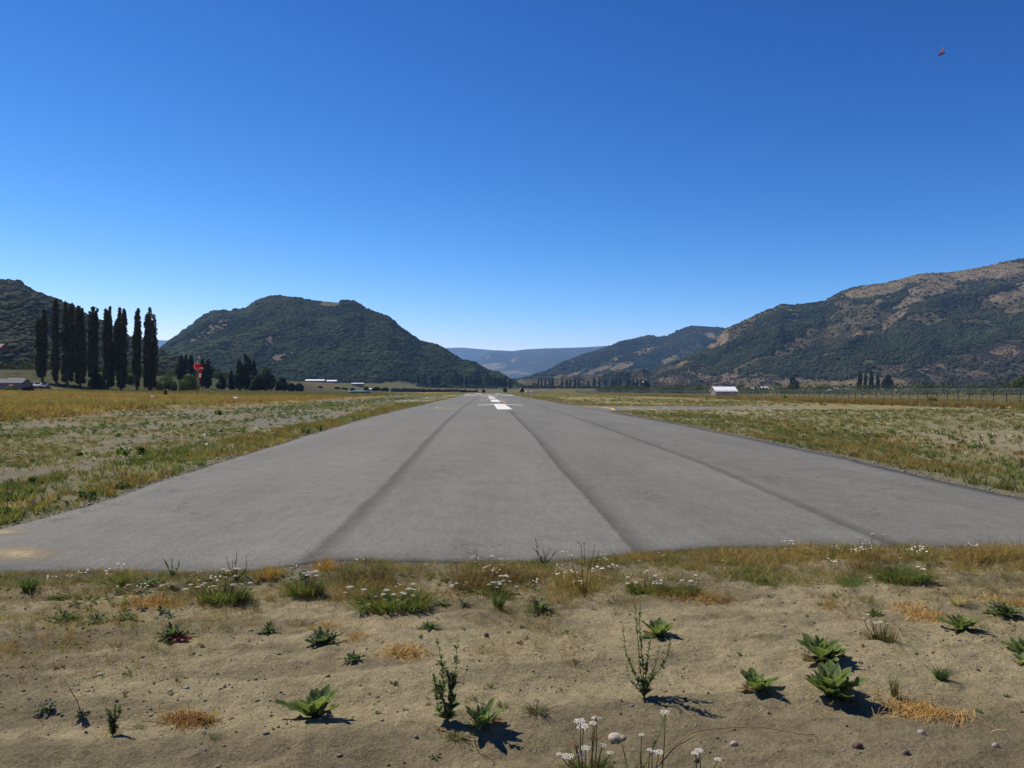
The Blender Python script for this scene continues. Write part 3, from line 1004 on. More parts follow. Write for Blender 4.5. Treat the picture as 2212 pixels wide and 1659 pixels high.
# blue mountains at the head of the valley
H_FAR = Hill([(780, 836), (880, 826), (960, 812), (1000, 800), (1020, 790), (1030, 779), (1043, 766), (1058, 759), (1073, 758), (1106, 758.5), (1138, 754.5), (1186, 752.5), (1243, 751), (1281, 749), (1321, 746), (1420, 742), (1560, 742)],
             [(780, 10500), (1560, 11000)], [(780, 7200), (1560, 7000)], 780, 1560, 3.0, 70, 95, 181, prof=0.72)
tf = H_FAR.blob([(1065, 792, 40, 8, -5, 1), (1050, 802, 30, 5, 0, 0.8), (1100, 806, 60, 6, 0, 0.7), (1130, 798, 20, 5, 0, 0.4), (1060, 815, 60, 8, 0, 0.6), (1055, 772, 5, 5, 0, 0.6), (1110, 778, 7, 5, -40, 0.8), (1150, 782, 8, 3, 0, 0.5)])
col = lerp(np.tile(np.array((0.050, 0.050, 0.046)), H_FAR.S.shape + (1,)), np.array((0.26, 0.20, 0.12)), np.clip(tf * 1.5 - 1.9 * H_FAR.u2 + 0.42, 0, 1) * 0.7)
H_FAR.mesh("mountain", col, hill_mat(0.25), "blue flat-topped mountain with a rounded bluff closing the valley")
H_REAR = Hill([(180, 742), (300, 737), (345, 735), (420, 736), (700, 750), (900, 754), (957, 752), (980, 751), (1003, 751), (1040, 754), (1068, 756.5), (1106, 758), (1200, 765)],
              [(180, 13200), (1200, 13200)], [(180, 11800), (1200, 11800)], 180, 1200, 5.0, 40, 140, 191)
col = np.tile(np.array((0.075, 0.066, 0.055)), H_REAR.S.shape + (1,))
H_REAR.mesh("mountain", col, hill_mat(0.2), "palest farthest blue mountain ridge behind the bluff")

# ------------------------------------------------------------------ the blue air of the valley
hz = MB()
hz.box((0, 6900, 398), (18400, 14300, 806))
hm, ht, hout = new_mat("valley_air")
pv = N(ht, "ShaderNodeVolumePrincipled")
pv.inputs["Color"].default_value = (0.26, 0.55, 1.0, 1)
pv.inputs["Density"].default_value = 0.000055
pv.inputs["Anisotropy"].default_value = 0.2
ht.links.new(pv.outputs[0], hout.inputs["Volume"])
haze = hz.build("haze", hm)
tag(haze, "thin blue air between the camera and the mountains", "haze", kind="stuff")


# ------------------------------------------------------------------ trees
def leaf_cloud(rng, centers, radii, n, size, shell=0.55, flat=0.0):
    """leaf-sized faces spread through ellipsoid lobes"""
    centers, radii = np.asarray(centers, float), np.asarray(radii, float)
    vol = np.prod(radii, 1) ** 0.7
    k = rng.choice(len(centers), n, p=vol / vol.sum())
    d = rng.normal(0, 1, (n, 3))
    d /= np.linalg.norm(d, axis=1, keepdims=True)
    r = shell + (1 - shell) * rng.uniform(0, 1, n) ** 0.7
    r = np.where(rng.uniform(0, 1, n) < 0.25, rng.uniform(0.2, 0.8, n), r)
    c = centers[k] + d * r[:, None] * radii[k]
    nn = d + rng.normal(0, 0.7, (n, 3))
    nn /= np.linalg.norm(nn, axis=1, keepdims=True)
    t = np.cross(nn, rng.normal(0, 1, (n, 3)))
    t /= np.linalg.norm(t, axis=1, keepdims=True) + 1e-9
    b = np.cross(nn, t)
    s = size * rng.uniform(0.6, 1.4, n)[:, None]
    V = np.stack([c - t * s * 0.5, c + b * s * 0.34, c + t * s * 0.62, c - b * s * 0.34], 1).reshape(-1, 3)
    q = np.arange(n)[:, None] * 4
    Fc = np.concatenate([q + np.array([[0, 1, 2]]), q + np.array([[0, 2, 3]])])
    return V, Fc, k, r


def crown_obj(name, rng, centers, radii, n, size, c0, c1, parent, shell=0.55):
    V, Fc, k, r = leaf_cloud(rng, centers, radii, n, size, shell)
    t = np.clip(rng.uniform(0, 1, len(k)) * 0.7 + rng.uniform(0, 1, len(centers))[k] * 0.4, 0, 1)
    col = np.repeat(lerp(np.tile(np.array(c0), (len(k), 1)), np.array(c1), t), 4, 0)
    return build(name, V, Fc, M_FOLIAGE, parent, col)


def poplar_columns(rng, stems, h):
    """stems: (x offset, height, radius, base height); gives lobes stacked up each stem"""
    cs, rs = [], []
    for ox, hh, rad, b0 in stems:
        oy = rng.normal(0, rad * 0.4)
        nl = max(5, int((hh - b0) / (rad * 1.1)))
        for i in range(nl):
            q = (i + 0.5) / nl
            prof = min(1.0, 0.70 + 1.0 * q) * (1 - max(0, (q - 0.72) / 0.30) ** 2.2 * 0.62)
            r = rad * prof * rng.uniform(0.82, 1.15)
            cs.append((ox + rng.normal(0, rad * 0.12), oy + rng.normal(0, rad * 0.12), b0 + (hh - b0) * q))
            rs.append((r, r, (hh - b0) / nl * 0.85))
    return cs, rs


def trunk_mesh(parent, h, r0, r1, mat=M_BARK, x=0.0, col=(0.10, 0.085, 0.065), name="trunk", lean=0.0):
    mb = MB()
    q = np.linspace(0, 1, 6)
    mb.tube(np.stack([x + lean * q * h, 0.02 * h * np.sin(q * 5), q * h - 0.3], 1), r0 + (r1 - r0) * q, 8, col)
    return mb.build(name, mat, parent, True)


# nine tall poplars of the left row: (centre, stems [(px offset, top py, width px, bottom py)], ground py)
POP = [
    (91, [(-4, 690, 19, 812), (5, 669, 14, 812)], 819, "leftmost poplar of the tall dark row, with a shorter twin stem"),
    (121, [(0, 648, 15, 822), (-5, 690, 10, 815)], 826, "slim poplar with the highest tip, second from the left in the tall row"),
    (145, [(-6, 653, 13, 824), (3, 656, 15, 822), (8, 690, 10, 818)], 832, "broad double-topped poplar, third from the left in the tall row"),
    (173, [(-5, 662, 16, 830), (4, 667, 8, 828), (8, 705, 12, 834), (-6, 720, 14, 834)], 838, "poplar with one short side tip, fourth from the left in the tall row"),
    (201, [(-8, 673, 7, 815), (1, 664, 13, 832), (6, 667, 9, 832)], 839, "three-tipped poplar with a bushy foot, fifth from the left in the tall row"),
    (233, [(-5, 668, 12, 820), (4, 663, 11, 834), (6, 740, 16, 836)], 841, "forked poplar with pale thin tips, sixth from the left in the tall row"),
    (261, [(-6, 665, 12, 836), (6, 669, 13, 836), (-10, 692, 8, 800)], 842, "wide forked poplar, seventh from the left, before the gap in the row"),
    (296, [(0, 668, 13, 834), (-6, 715, 9, 810)], 842, "slender single poplar standing alone between two gaps in the row"),
    (324, [(-7, 680, 13, 836), (0, 667, 17, 838), (8, 682, 13, 836), (-3, 745, 26, 836)], 843, "stout rightmost poplar of the tall dark row"),
]
D_POP = 238.0
for i, (pc, stems, gy, lb) in enumerate(POP):
    rng = np.random.default_rng(400 + i)
    x = (pc - CX) / F * D_POP
    z = g1(x, D_POP)
    k = D_POP / F
    t = thing("poplar_tree", lb, "tree", (x, D_POP, z), 0, "tall poplars in a row at the left")
    ss = []
    for ox, ty, wd, by in stems:
        topz = P(pc, ty, D_POP)[2] - z
        ss.append((ox * k, topz, wd * k * 0.55, max(1.0, P(pc, by, D_POP)[2] - z)))
    cs, rs = poplar_columns(rng, ss, 1)
    crown_obj("crown", rng, cs, rs, 7500, 0.62, (0.016, 0.024, 0.010), (0.048, 0.064, 0.022), t, 0.35)
    trunk_mesh(t, max(s[1] for s in ss) * 0.45, 0.42, 0.08, col=(0.05, 0.043, 0.034))
bushx = (228 - CX) / F * D_POP
t = thing("skirt_bush", "dark bush spreading at the foot of the fifth poplar in the row", "bush", (bushx - 1.2, D_POP - 2, g1(bushx, D_POP)))
rng = np.random.default_rng(440)
crown_obj("crown", rng, [(-1.5, 0, 1.5), (0.3, 0.5, 2.2), (1.6, 0, 1.0), (-0.8, 0.4, 4.0), (0, 0, 0.8)], [(1.6, 1.4, 2), (1.5, 1.4, 2.2), (1.4, 1.2, 1.4), (1.2, 1.2, 2.2), (2.4, 1.3, 1.0)], 2600, 0.42, (0.016, 0.023, 0.011), (0.032, 0.044, 0.018), t)
trunk_mesh(t, 3.0, 0.15, 0.05)


def px_tree(name, label, cat, px, top, base, wpx, D, lobes, n, c0, c1, group=None, leaf=None, trunk=0.12, seed=0, bark=(0.10, 0.085, 0.065)):
    """a tree that stands at depth D and spans the traced height and width; lobes in unit box (x -1..1, z 0..1)"""
    rng = np.random.default_rng(seed)
    x = (px - CX) / F * D
    z = g1(x, D)
    zt = P(px, top, D)[2]
    h = max(1.2, zt - z)
    wd = wpx * D / F * 0.5
    t = thing(name, label, cat, (x, D, z), 0, group)
    cs, rs = [], []
    for lx, lz, lr, lh in lobes:
        cs.append((lx * wd, rng.normal(0, 0.3) * wd, lz * h))
        rs.append((lr * wd, lr * wd * 0.95, lh * h))
    crown_obj("crown", rng, cs, rs, n, leaf or max(0.25, D * 0.0019), c0, c1, t)
    trunk_mesh(t, h * 0.75, max(0.06, h * 0.022), 0.03, col=bark)
    return t


ROUND = [(-0.45, 0.42, 0.55, 0.30), (0.45, 0.40, 0.55, 0.30), (0.0, 0.66, 0.62, 0.32), (-0.1, 0.35, 0.75, 0.30), (0.55, 0.22, 0.42, 0.2), (-0.6, 0.2, 0.4, 0.2)]
CONE = [(0, 0.25, 0.95, 0.22), (0.1, 0.5, 0.7, 0.24), (-0.1, 0.75, 0.42, 0.2), (0.0, 0.9, 0.2, 0.1)]
COLM = [(0, 0.2, 0.85, 0.18), (-0.1, 0.4, 0.95, 0.2), (0.1, 0.6, 0.85, 0.2), (0, 0.8, 0.6, 0.16), (0, 0.93, 0.32, 0.08)]
LOW = [(-0.5, 0.4, 0.5, 0.45), (0.5, 0.38, 0.5, 0.42), (0.05, 0.5, 0.6, 0.5)]
DK0, DK1 = (0.015, 0.024, 0.011), (0.036, 0.050, 0.018)
BR0, BR1 = (0.060, 0.095, 0.028), (0.120, 0.165, 0.050)
MD0, MD1 = (0.030, 0.048, 0.020), (0.066, 0.085, 0.030)
TREES = [
    ("poplar_tree", "dark poplar left of the windsock, leftmost of a small clump", "tree", 390, 766, 822, 15, 330, COLM, 1500, DK0, DK1),
    ("poplar_tree", "slim dark poplar second in the clump left of the windsock", "tree", 401, 766, 822, 11, 335, COLM, 1200, DK0, DK1),
    ("poplar_tree", "wide dark poplar just left of the red windsock", "tree", 413, 767, 822, 15, 332, COLM, 1500, DK0, DK1),
    ("poplar_tree", "short dark poplar just right of the red windsock", "tree", 437, 775, 838, 11, 322, COLM, 1200, DK0, DK1),
    ("poplar_tree", "stout dark poplar right of the windsock at the clump's end", "tree", 449, 775, 835, 16, 322, COLM, 1600, DK0, DK1),
    ("leafy_bush", "bright green round bush at the foot of the last tall poplar", "bush", 358, 809, 838, 46, 262, ROUND, 2400, BR0, BR1),
    ("leafy_bush", "bright green spreading bush left of the windsock pole", "bush", 408, 806, 838, 46, 265, ROUND, 2400, BR0, BR1),
    ("leafy_bush", "green bush half hidden behind the single poplar in the gap", "bush", 279, 808, 838, 28, 268, ROUND, 1500, (0.045, 0.075, 0.022), (0.085, 0.125, 0.038)),
    ("leafy_bush", "small brownish bush right of the first bright green bush", "bush", 377, 825, 845, 13, 240, LOW, 700, MD0, MD1),
    ("conical_tree", "small dark cone-shaped tree right of the windsock", "tree", 478, 806, 838, 19, 330, CONE, 1300, DK0, DK1),
    ("conical_tree", "dark narrow tree beside the small cone-shaped one", "tree", 501, 799, 838, 17, 335, CONE, 1300, DK0, DK1),
    ("poplar_tree", "dark poplar at the left of the clump before the steep hill", "tree", 518, 777, 840, 19, 330, COLM, 1700, DK0, DK1),
    ("poplar_tree", "tallest dark poplar of the clump before the steep hill", "tree", 531, 764, 840, 15, 334, COLM, 1700, DK0, DK1),
    ("poplar_tree", "dark poplar just right of the tallest in its clump", "tree", 540, 775, 840, 11, 332, COLM, 1300, DK0, DK1),
    ("poplar_tree", "dark poplar at the right end of the clump before the steep hill", "tree", 548, 778, 840, 12, 330, COLM, 1500, DK0, DK1),
    ("round_tree", "dark sloping tree at the foot of the poplar clump", "tree", 560, 808, 842, 38, 322, ROUND, 1900, DK0, DK1),
    ("round_tree", "large round green tree right of the dark poplar clump", "tree", 575, 790, 842, 40, 350, ROUND, 2600, MD0, MD1),
    ("round_tree", "dark round tree between the green tree and the white sheds", "tree", 609, 814, 843, 25, 360, ROUND, 1500, DK0, DK1),
    ("leafy_bush", "low dark bush right of the dark round tree", "bush", 629, 826, 843, 16, 370, LOW, 800, DK0, MD1),
    ("leafy_bush", "olive bush just left of the long white shed", "bush", 646, 827, 845, 20, 400, LOW, 900, MD0, MD1),
    ("round_tree", "small dark tree standing before the long white shed", "tree", 692, 836.2, 843, 9, 560, ROUND, 500, DK0, DK1),
    ("round_tree", "dark bush at the right end of the smaller white shed", "bush", 728, 836.5, 843, 11, 600, LOW, 500, DK0, DK1),
    ("leafy_bush", "long low dark bush between the white sheds and the flat roof", "bush", 744, 838.5, 843, 16, 620, LOW, 600, DK0, DK1),
    ("leafy_bush", "dark bush in front of the flat white roof", "bush", 762, 838, 846, 10, 520, LOW, 500, DK0, MD1),
    ("leafy_bush", "green bush right of the flat white roof", "bush", 791, 835, 843, 10, 640, LOW, 500, MD0, MD1),
    ("leafy_bush", "dark bush beside the smallest white roof", "bush", 813, 836, 845, 18, 640, LOW, 600, DK0, DK1),
    ("leafy_bush", "rounded dark bush right of the smallest white roof", "bush", 832, 837, 846, 17, 600, LOW, 600, DK0, DK1),
    ("leafy_bush", "low dark bush by the far end of the runway on the left", "bush", 916, 841, 846, 11, 560, LOW, 300, DK0, MD1),
    ("leafy_bush", "small dark shrub on the meadow just beyond the runway's end", "bush", 1045, 841, 846, 6, 620, LOW, 250, DK0, MD1),
    ("leafy_bush", "dark shrub on the far meadow right of the runway's end", "bush", 1091, 838, 845, 8, 700, LOW, 250, DK0, MD1),
    ("leafy_bush", "brown shrub beside the small white-topped beacon", "bush", 1128, 838, 845, 7, 680, LOW, 250, (0.05, 0.045, 0.02), (0.08, 0.07, 0.03)),
    ("leafy_bush", "bright yellow green shrub in the tall grass before the wire fence", "bush", 1695, 855, 868, 13, 155, LOW, 600, (0.12, 0.17, 0.03), (0.20, 0.26, 0.05)),
    ("leafy_bush", "green shrub among rusty grass near the right edge", "bush", 2013, 857, 880, 26, 112, LOW, 900, (0.08, 0.10, 0.025), (0.14, 0.16, 0.04)),
    ("leafy_bush", "low blackish bush lying flat in the golden field at far left", "bush", 60, 839, 848, 24, 170, LOW, 700, (0.012, 0.011, 0.010), (0.028, 0.024, 0.018)),
    ("leafy_bush", "brownish small bush behind the blackish one at far left", "bush", 65, 829, 842, 10, 185, ROUND, 500, (0.05, 0.045, 0.025), (0.08, 0.07, 0.035)),
    ("leafy_bush", "yellow green bush in front of the grey shed at far left", "bush", 26, 833, 846, 26, 178, LOW, 900, (0.09, 0.12, 0.03), (0.14, 0.16, 0.045)),
    ("leafy_bush", "small dark ragged weed standing in the golden field", "bush", 358, 842, 853, 9, 150, CONE, 260, (0.016, 0.014, 0.010), (0.04, 0.034, 0.02)),
    ("poplar_tree", "lone dark poplar right of the far poplar rows", "tree", 1324, 822, 838, 7, 1400, COLM, 700, DK0, DK1),
    ("poplar_tree", "tiny dark tree right of the lone far poplar", "tree", 1332, 830, 838, 4, 1400, COLM, 300, DK0, DK1),
    ("round_tree", "broad dark tree at the foot of the rocky slope", "tree", 1395, 821, 838, 17, 1150, ROUND, 1500, DK0, DK1),
    ("pine_tree", "tall dark pine left of the hill track's meadow", "tree", 1857, 803, 829, 11, 900, COLM, 1500, DK0, DK1),
    ("pine_tree", "dark thin pine standing lowest on the small meadow", "tree", 1869, 807, 838, 6, 820, COLM, 1200, DK0, DK1),
    ("pine_tree", "dark stout pine right of the thin meadow pine", "tree", 1882, 801, 830, 10, 930, COLM, 1500, DK0, DK1),
    ("pine_tree", "short dark pine at the right of the meadow pines", "tree", 1896, 810, 833, 8, 930, COLM, 900, DK0, DK1),
    ("round_tree", "wide dark tree right of the meadow pines", "tree", 1918, 808, 834, 25, 930, ROUND, 1700, DK0, DK1),
    ("round_tree", "dark clump of tree on the left part of the right slope foot", "tree", 1714, 813, 836, 27, 1000, CONE, 1700, DK0, DK1),
    ("round_tree", "green tree at the right edge behind the fence", "tree", 2203, 812, 846, 52, 380, ROUND, 2600, (0.045, 0.065, 0.020), (0.085, 0.105, 0.032)),
    ("poplar_tree", "pale grey poplar rising behind the first far row", "tree", 1196, 817, 838, 8, 1900, COLM, 800, (0.03, 0.04, 0.035), (0.05, 0.06, 0.045)),
]
for i, (nm, lb, cat, px, tp_, bs, wd, D, lob, n, c0, c1) in enumerate(TREES):
    px_tree(nm, lb, cat, px, tp_, bs, wd * (1.35 if px < 570 and wd < 22 and nm != "leafy_bush" else 1.0), D, lob, int(n * 1.3), c0, c1, seed=500 + i)

# the two far rows of poplars right of the runway's end
ROWP = [(1155.5, 826, 3, 0), (1161, 825, 3.5, 0), (1168, 817, 3.6, 0), (1173, 817, 4, 0), (1181, 816, 5, 0), (1187, 817, 5, 0), (1192.5, 817, 6, 0),
        (1193, 818, 5, 0), (1224, 819, 8, 1), (1233, 818, 6, 1), (1239, 817, 5, 1), (1251, 818, 7, 1), (1258.5, 820, 7, 1),
        (1302, 822, 5, 2), (1316, 816, 9, 2)]
FARROW = [(1152, 829, 3), (1157, 828, 3), (1162.5, 817, 3.4), (1169.5, 817, 4), (1178, 816, 5), (1187, 817, 6), (1193, 817, 6.5),
          (1214, 818, 7), (1224, 818, 6), (1231, 817, 5.5), (1242, 817, 6), (1250, 819, 6.5),
          (1290, 823, 6), (1302, 815, 9), (1313, 818, 6), (1325, 818, 8), (1339, 817, 7), (1347, 818, 6), (1355, 816, 10), (1373, 816, 13), (1383, 817, 10), (1391, 819, 5), (1400, 820, 5)]
names = ["first", "second", "third", "fourth", "fifth", "sixth", "seventh", "eighth", "ninth", "tenth", "eleventh"]
far_lobes = COLM
for i, (px, tp_, wd) in enumerate(FARROW):
    pxs = 1106 + (px - 1106) * (1.0 if px < 1270 else 0.0) if px < 1270 else 1271 + (px - 1290) * 1.06 - 0
    k = i if i < 12 else i - 12
    row = "left" if i < 12 else "right"
    ordn = (names + ["twelfth"])[k]
    px_tree("poplar_tree", f"small far poplar, {ordn} from the left in the {row} of two distant rows", "tree", px if i < 12 else 1271 + (px - 1290) * 1.04, tp_, 838, wd, 1450 + 12 * (i % 3), COLM, 420, DK0, DK1,
            "distant poplars in two rows", seed=700 + i, leaf=2.2)

# trees along the wooded foot of the middle hill, pale trunks showing
edge_rng = np.random.default_rng(9)
exs = np.sort(np.concatenate([edge_rng.uniform(896, 922, 5), edge_rng.uniform(933, 1104, 29)]))
for i, px in enumerate(exs):
    tp_ = edge_rng.uniform(806, 816) + max(0, px - 1060) * 0.25
    px_tree("forest_tree", "tall dark tree with pale trunk in the wood edge left of the runway's end", "tree", px, tp_, 840, edge_rng.uniform(8, 13), 1240 + edge_rng.uniform(-30, 40),
            [(0, 0.36, 0.7, 0.16), (0.1, 0.55, 0.95, 0.2), (-0.1, 0.72, 0.85, 0.18), (0, 0.9, 0.5, 0.13)], 420, (0.016, 0.026, 0.013), (0.040, 0.052, 0.022), "trees along the wood edge", seed=800 + i, leaf=2.2,
            bark=(0.20, 0.17, 0.13))


def hedge_stuff(name, label, line, hgt, n, c0, c1, seed, wdt=4.0, leaf=0.9):
    """line: (px, D); a band of merged bushes along it"""
    rng = np.random.default_rng(seed)
    ln = np.array(line, float)
    q = rng.uniform(0, len(ln) - 1, n)
    D = np.interp(q, range(len(ln)), ln[:, 1]) + rng.normal(0, wdt, n)
    x = (np.interp(q, range(len(ln)), ln[:, 0]) - CX) / F * D
    z = gz(x, D)
    h = hgt * rng.uniform(0.6, 1.15, n)
    cs = np.stack([x, D, z + h * 0.45], 1)
    rs = np.stack([h * 0.75, h * 0.75, h * 0.55], 1)
    V, Fc, k, r = leaf_cloud(rng, cs, rs, n * 60, leaf, 0.5)
    t = np.clip(rng.uniform(0, 1, len(k)) * 0.6 + rng.uniform(0, 1, n)[k] * 0.5, 0, 1)
    col = np.repeat(lerp(np.tile(np.array(c0), (len(k), 1)), np.array(c1), t), 4, 0)
    return tag(build(name, V, Fc, M_FOLIAGE, None, col), label, "hedge", kind="stuff")


hedge_stuff("hedgerow", "green belt of bushes behind the wire fence on the right", [(1290, 760), (1400, 640), (1560, 520), (1800, 430), (2212, 350), (2500, 330)], 6.0, 420, (0.030, 0.045, 0.016), (0.075, 0.098, 0.032), 61, 5.0, 0.8)
hedge_stuff("undergrowth", "dark undergrowth beneath the distant poplar rows", [(1120, 1380), (1200, 1400), (1300, 1380), (1410, 1350)], 6.0, 120, (0.025, 0.035, 0.016), (0.055, 0.065, 0.026), 62, 18.0, 2.2)
hedge_stuff("undergrowth", "dark scrub line at the far left end of the runway", [(846, 760), (900, 720), (960, 700), (1030, 690)], 2.2, 160, (0.022, 0.026, 0.016), (0.050, 0.050, 0.028), 63, 6.0, 0.8)
hedge_stuff("undergrowth", "low green scrub along the foot of the left slope", [(-80, 290), (100, 290), (300, 330), (470, 420), (620, 480)], 3.4, 420, (0.026, 0.036, 0.014), (0.060, 0.066, 0.026), 64, 12.0, 0.6)
hedge_stuff("undergrowth", "scattered scrub at the mouth of the valley beyond the runway", [(1060, 1500), (1110, 1700), (1150, 2000), (1190, 1800)], 7.0, 90, (0.028, 0.040, 0.022), (0.062, 0.072, 0.034), 65, 80.0, 2.6)


# ------------------------------------------------------------------ buildings
def house(name, label, px, D, w, dpt, wall_h, roof_h, roof_mat=None, roof_col=(0.8, 0.8, 0.82), wall_col=(0.30, 0.29, 0.28), rz=0.0, z=None, windows=True, cat="shed", over=0.35, xyz=None, door=True):
    x, y = ((px - CX) / F * D, D) if xyz is None else xyz[:2]
    z = (g1(x, y) if z is None else z) if xyz is None else xyz[2]
    t = thing(name, label, cat, (x, y, z), rz)
    mb = MB()
    hw, hd = w / 2, dpt / 2
    V = [(-hw, -hd, -0.6), (hw, -hd, -0.6), (hw, hd, -0.6), (-hw, hd, -0.6), (-hw, -hd, wall_h), (hw, -hd, wall_h), (hw, hd, wall_h), (-hw, hd, wall_h), (-hw, 0, wall_h + roof_h), (hw, 0, wall_h + roof_h)]
    mb.add(V, [(0, 1, 5, 4), (1, 2, 6, 9, 5), (2, 3, 7, 6), (3, 0, 4, 8, 7)], wall_col)
    mb.build("wall", M_WALL, t)
    mb = MB()
    sl = roof_h / hd
    th = 0.10
    for s in (-1, 1):
        e = hd + over
        q = [(-hw - over, s * e, wall_h - sl * over + 0.04), (hw + over, s * e, wall_h - sl * over + 0.04), (hw + over, 0, wall_h + roof_h + 0.04), (-hw - over, 0, wall_h + roof_h + 0.04)]
        q2 = [(a, b, c + th) for a, b, c in q]
        f = [(0, 1, 2, 3), (4, 5, 6, 7), (0, 1, 5, 4), (1, 2, 6, 5), (3, 0, 4, 7)]
        mb.add(q + q2, f, roof_col)
        nrib = int(w / 0.9)
        for k in range(nrib + 1):                             # seams of the roof sheets
            xx = -hw - over + 0.06 + (w + 2 * over - 0.12) * k / nrib
            mb.add([(xx - 0.03, s * e, wall_h - sl * over + 0.16), (xx + 0.03, s * e, wall_h - sl * over + 0.16), (xx + 0.03, 0, wall_h + roof_h + 0.18), (xx - 0.03, 0, wall_h + roof_h + 0.18)], [(0, 1, 2, 3)], roof_col)
    mb.build("roof", roof_mat or M_PAINT, t)
    if windows:
        for xx in ((-0.28, 0.25) if w > 7 else (0.2,)):
            mb = MB()
            mb.box((xx * w, -hd - 0.02, wall_h * 0.6), (0.9, 0.06, 0.7), (0.55, 0.55, 0.55))
            fr = mb.build("window", M_PAINT, t)
            mb = MB()
            mb.box((xx * w, -hd - 0.055, wall_h * 0.6), (0.74, 0.02, 0.54))
            mb.build("pane", M_GLASS, fr)
    if door:
        mb = MB()
        mb.box((-hw - 0.02, -0.1, 0.9), (0.06, 0.95, 1.9), (0.42, 0.38, 0.33))
        mb.build("door", M_PAINT, t)
    return t


sh = house("fence_shed", "small shed with bright white roof just behind the wire fence", 1563, 292, 8.0, 5.4, 2.1, 1.5, M_WHITE_ROOF, (0.86,) * 3, (0.21, 0.19, 0.165), R(9), cat="shed")
house("farm_shed", "long white roofed farm shed below the steep hill", 681, 700, 16, 8, 1.5, 0.95, M_WHITE_ROOF, (0.8,) * 3, (0.17, 0.17, 0.22), R(6))
house("farm_shed", "shorter white roofed shed just right of the long one", 717, 725, 8.6, 7, 1.5, 0.9, M_WHITE_ROOF, (0.8,) * 3, (0.17, 0.17, 0.22), R(6))
house("farm_shed", "low shed with thin flat white roof behind dark bushes", 773, 760, 11.0, 5, 2.6, 0.5, M_WHITE_ROOF, (0.8,) * 3, (0.16, 0.15, 0.15), R(3))
house("farm_shed", "smallest low white roof between dark bushes", 801, 700, 4.6, 3, 1.2, 0.5, M_WHITE_ROOF, (0.8,) * 3, (0.2, 0.19, 0.18), R(3), windows=False)
house("grey_shed", "low grey shed with pale sheet roof at the far left edge", 12, 208, 9.5, 6, 1.7, 1.0, surf_mat("dull_sheet_roof", 0.85, 0, 1.2, 0.2, spec=0.05, color=(0.15, 0.165, 0.18)), (0.4,) * 3, (0.13, 0.14, 0.16), R(12), z=g1((12 - CX) / F * 208, 208) + 0.3)
house("grey_shed", "taller pale roofed lean-to right of the low grey shed", 36, 214, 3.4, 3.4, 2.0, 1.1, surf_mat("pale_sheet_roof", 0.85, 0, 1.2, 0.15, spec=0.05, color=(0.26, 0.27, 0.29)), (0.4,) * 3, (0.16, 0.17, 0.19), R(8), windows=False)
house("red_roof_house", "dark house with a red roof among trees on the left hill", 20, 600, 5, 5, 2.0, 2.2, surf_mat("red_sheet_roof", 0.7, 0, 1.0, 0.15, color=(0.14, 0.03, 0.028)), (0.3, 0.06, 0.05), (0.06, 0.05, 0.045), R(-20), cat="house", xyz=H_LEFT.on(20, 775) + np.array((0, -8, 4)))
FARH = [(1128, 823, 9, H_BACK, "tiny white house on the lower slope nearest the runway's line"), (1144, 826, 7, H_BACK, "tiny white house right of the one nearest the runway's line"),
        (1327, 815, 14, H_BACK, "white roofed farmhouse above the distant right poplar row"), (1300, 819, 10, H_BACK, "small white roof at the left above the distant right poplar row"),
        (1308, 817, 9, H_BACK, "small white roof between two others above the right poplar row"),
        (1368, 826, 10, H_RIGHT, "white house beside a dark tree below the pale hill track"), (1389, 827, 9, H_RIGHT, "white house at the right end of the pale hill track"),
        (1628, 836, 6, None, "tiny white roof right of the white roofed shed"), (1649, 834, 7, None, "white roof a little farther right of the white roofed shed"),
        (1792, 840.5, 6, None, "low white roof behind the fence left of the dark stump"), (1802, 836, 6, None, "white roof beside the dark stump behind the fence"), (1821, 838, 7, None, "white sloping roof right of the dark stump behind the fence")]
for px, py, wd, hill, lb in FARH:
    if hill is not None:
        p = hill.on(px, py + 2)
        house("far_house", lb, px, p[1], wd * 0.6, wd * 0.5, 2.0, 1.6, M_WHITE_ROOF, (0.8,) * 3, (0.5, 0.5, 0.5), R(5), cat="house", xyz=p + np.array((0, -5, 1.5)), windows=False)
    else:
        D = 760
        house("far_house", lb, px, D, wd, wd * 0.8, 1.0 + (843.8 - py) * 0.30, 1.2, M_WHITE_ROOF, (0.8,) * 3, (0.22, 0.2, 0.18), R(5), cat="house", windows=False)


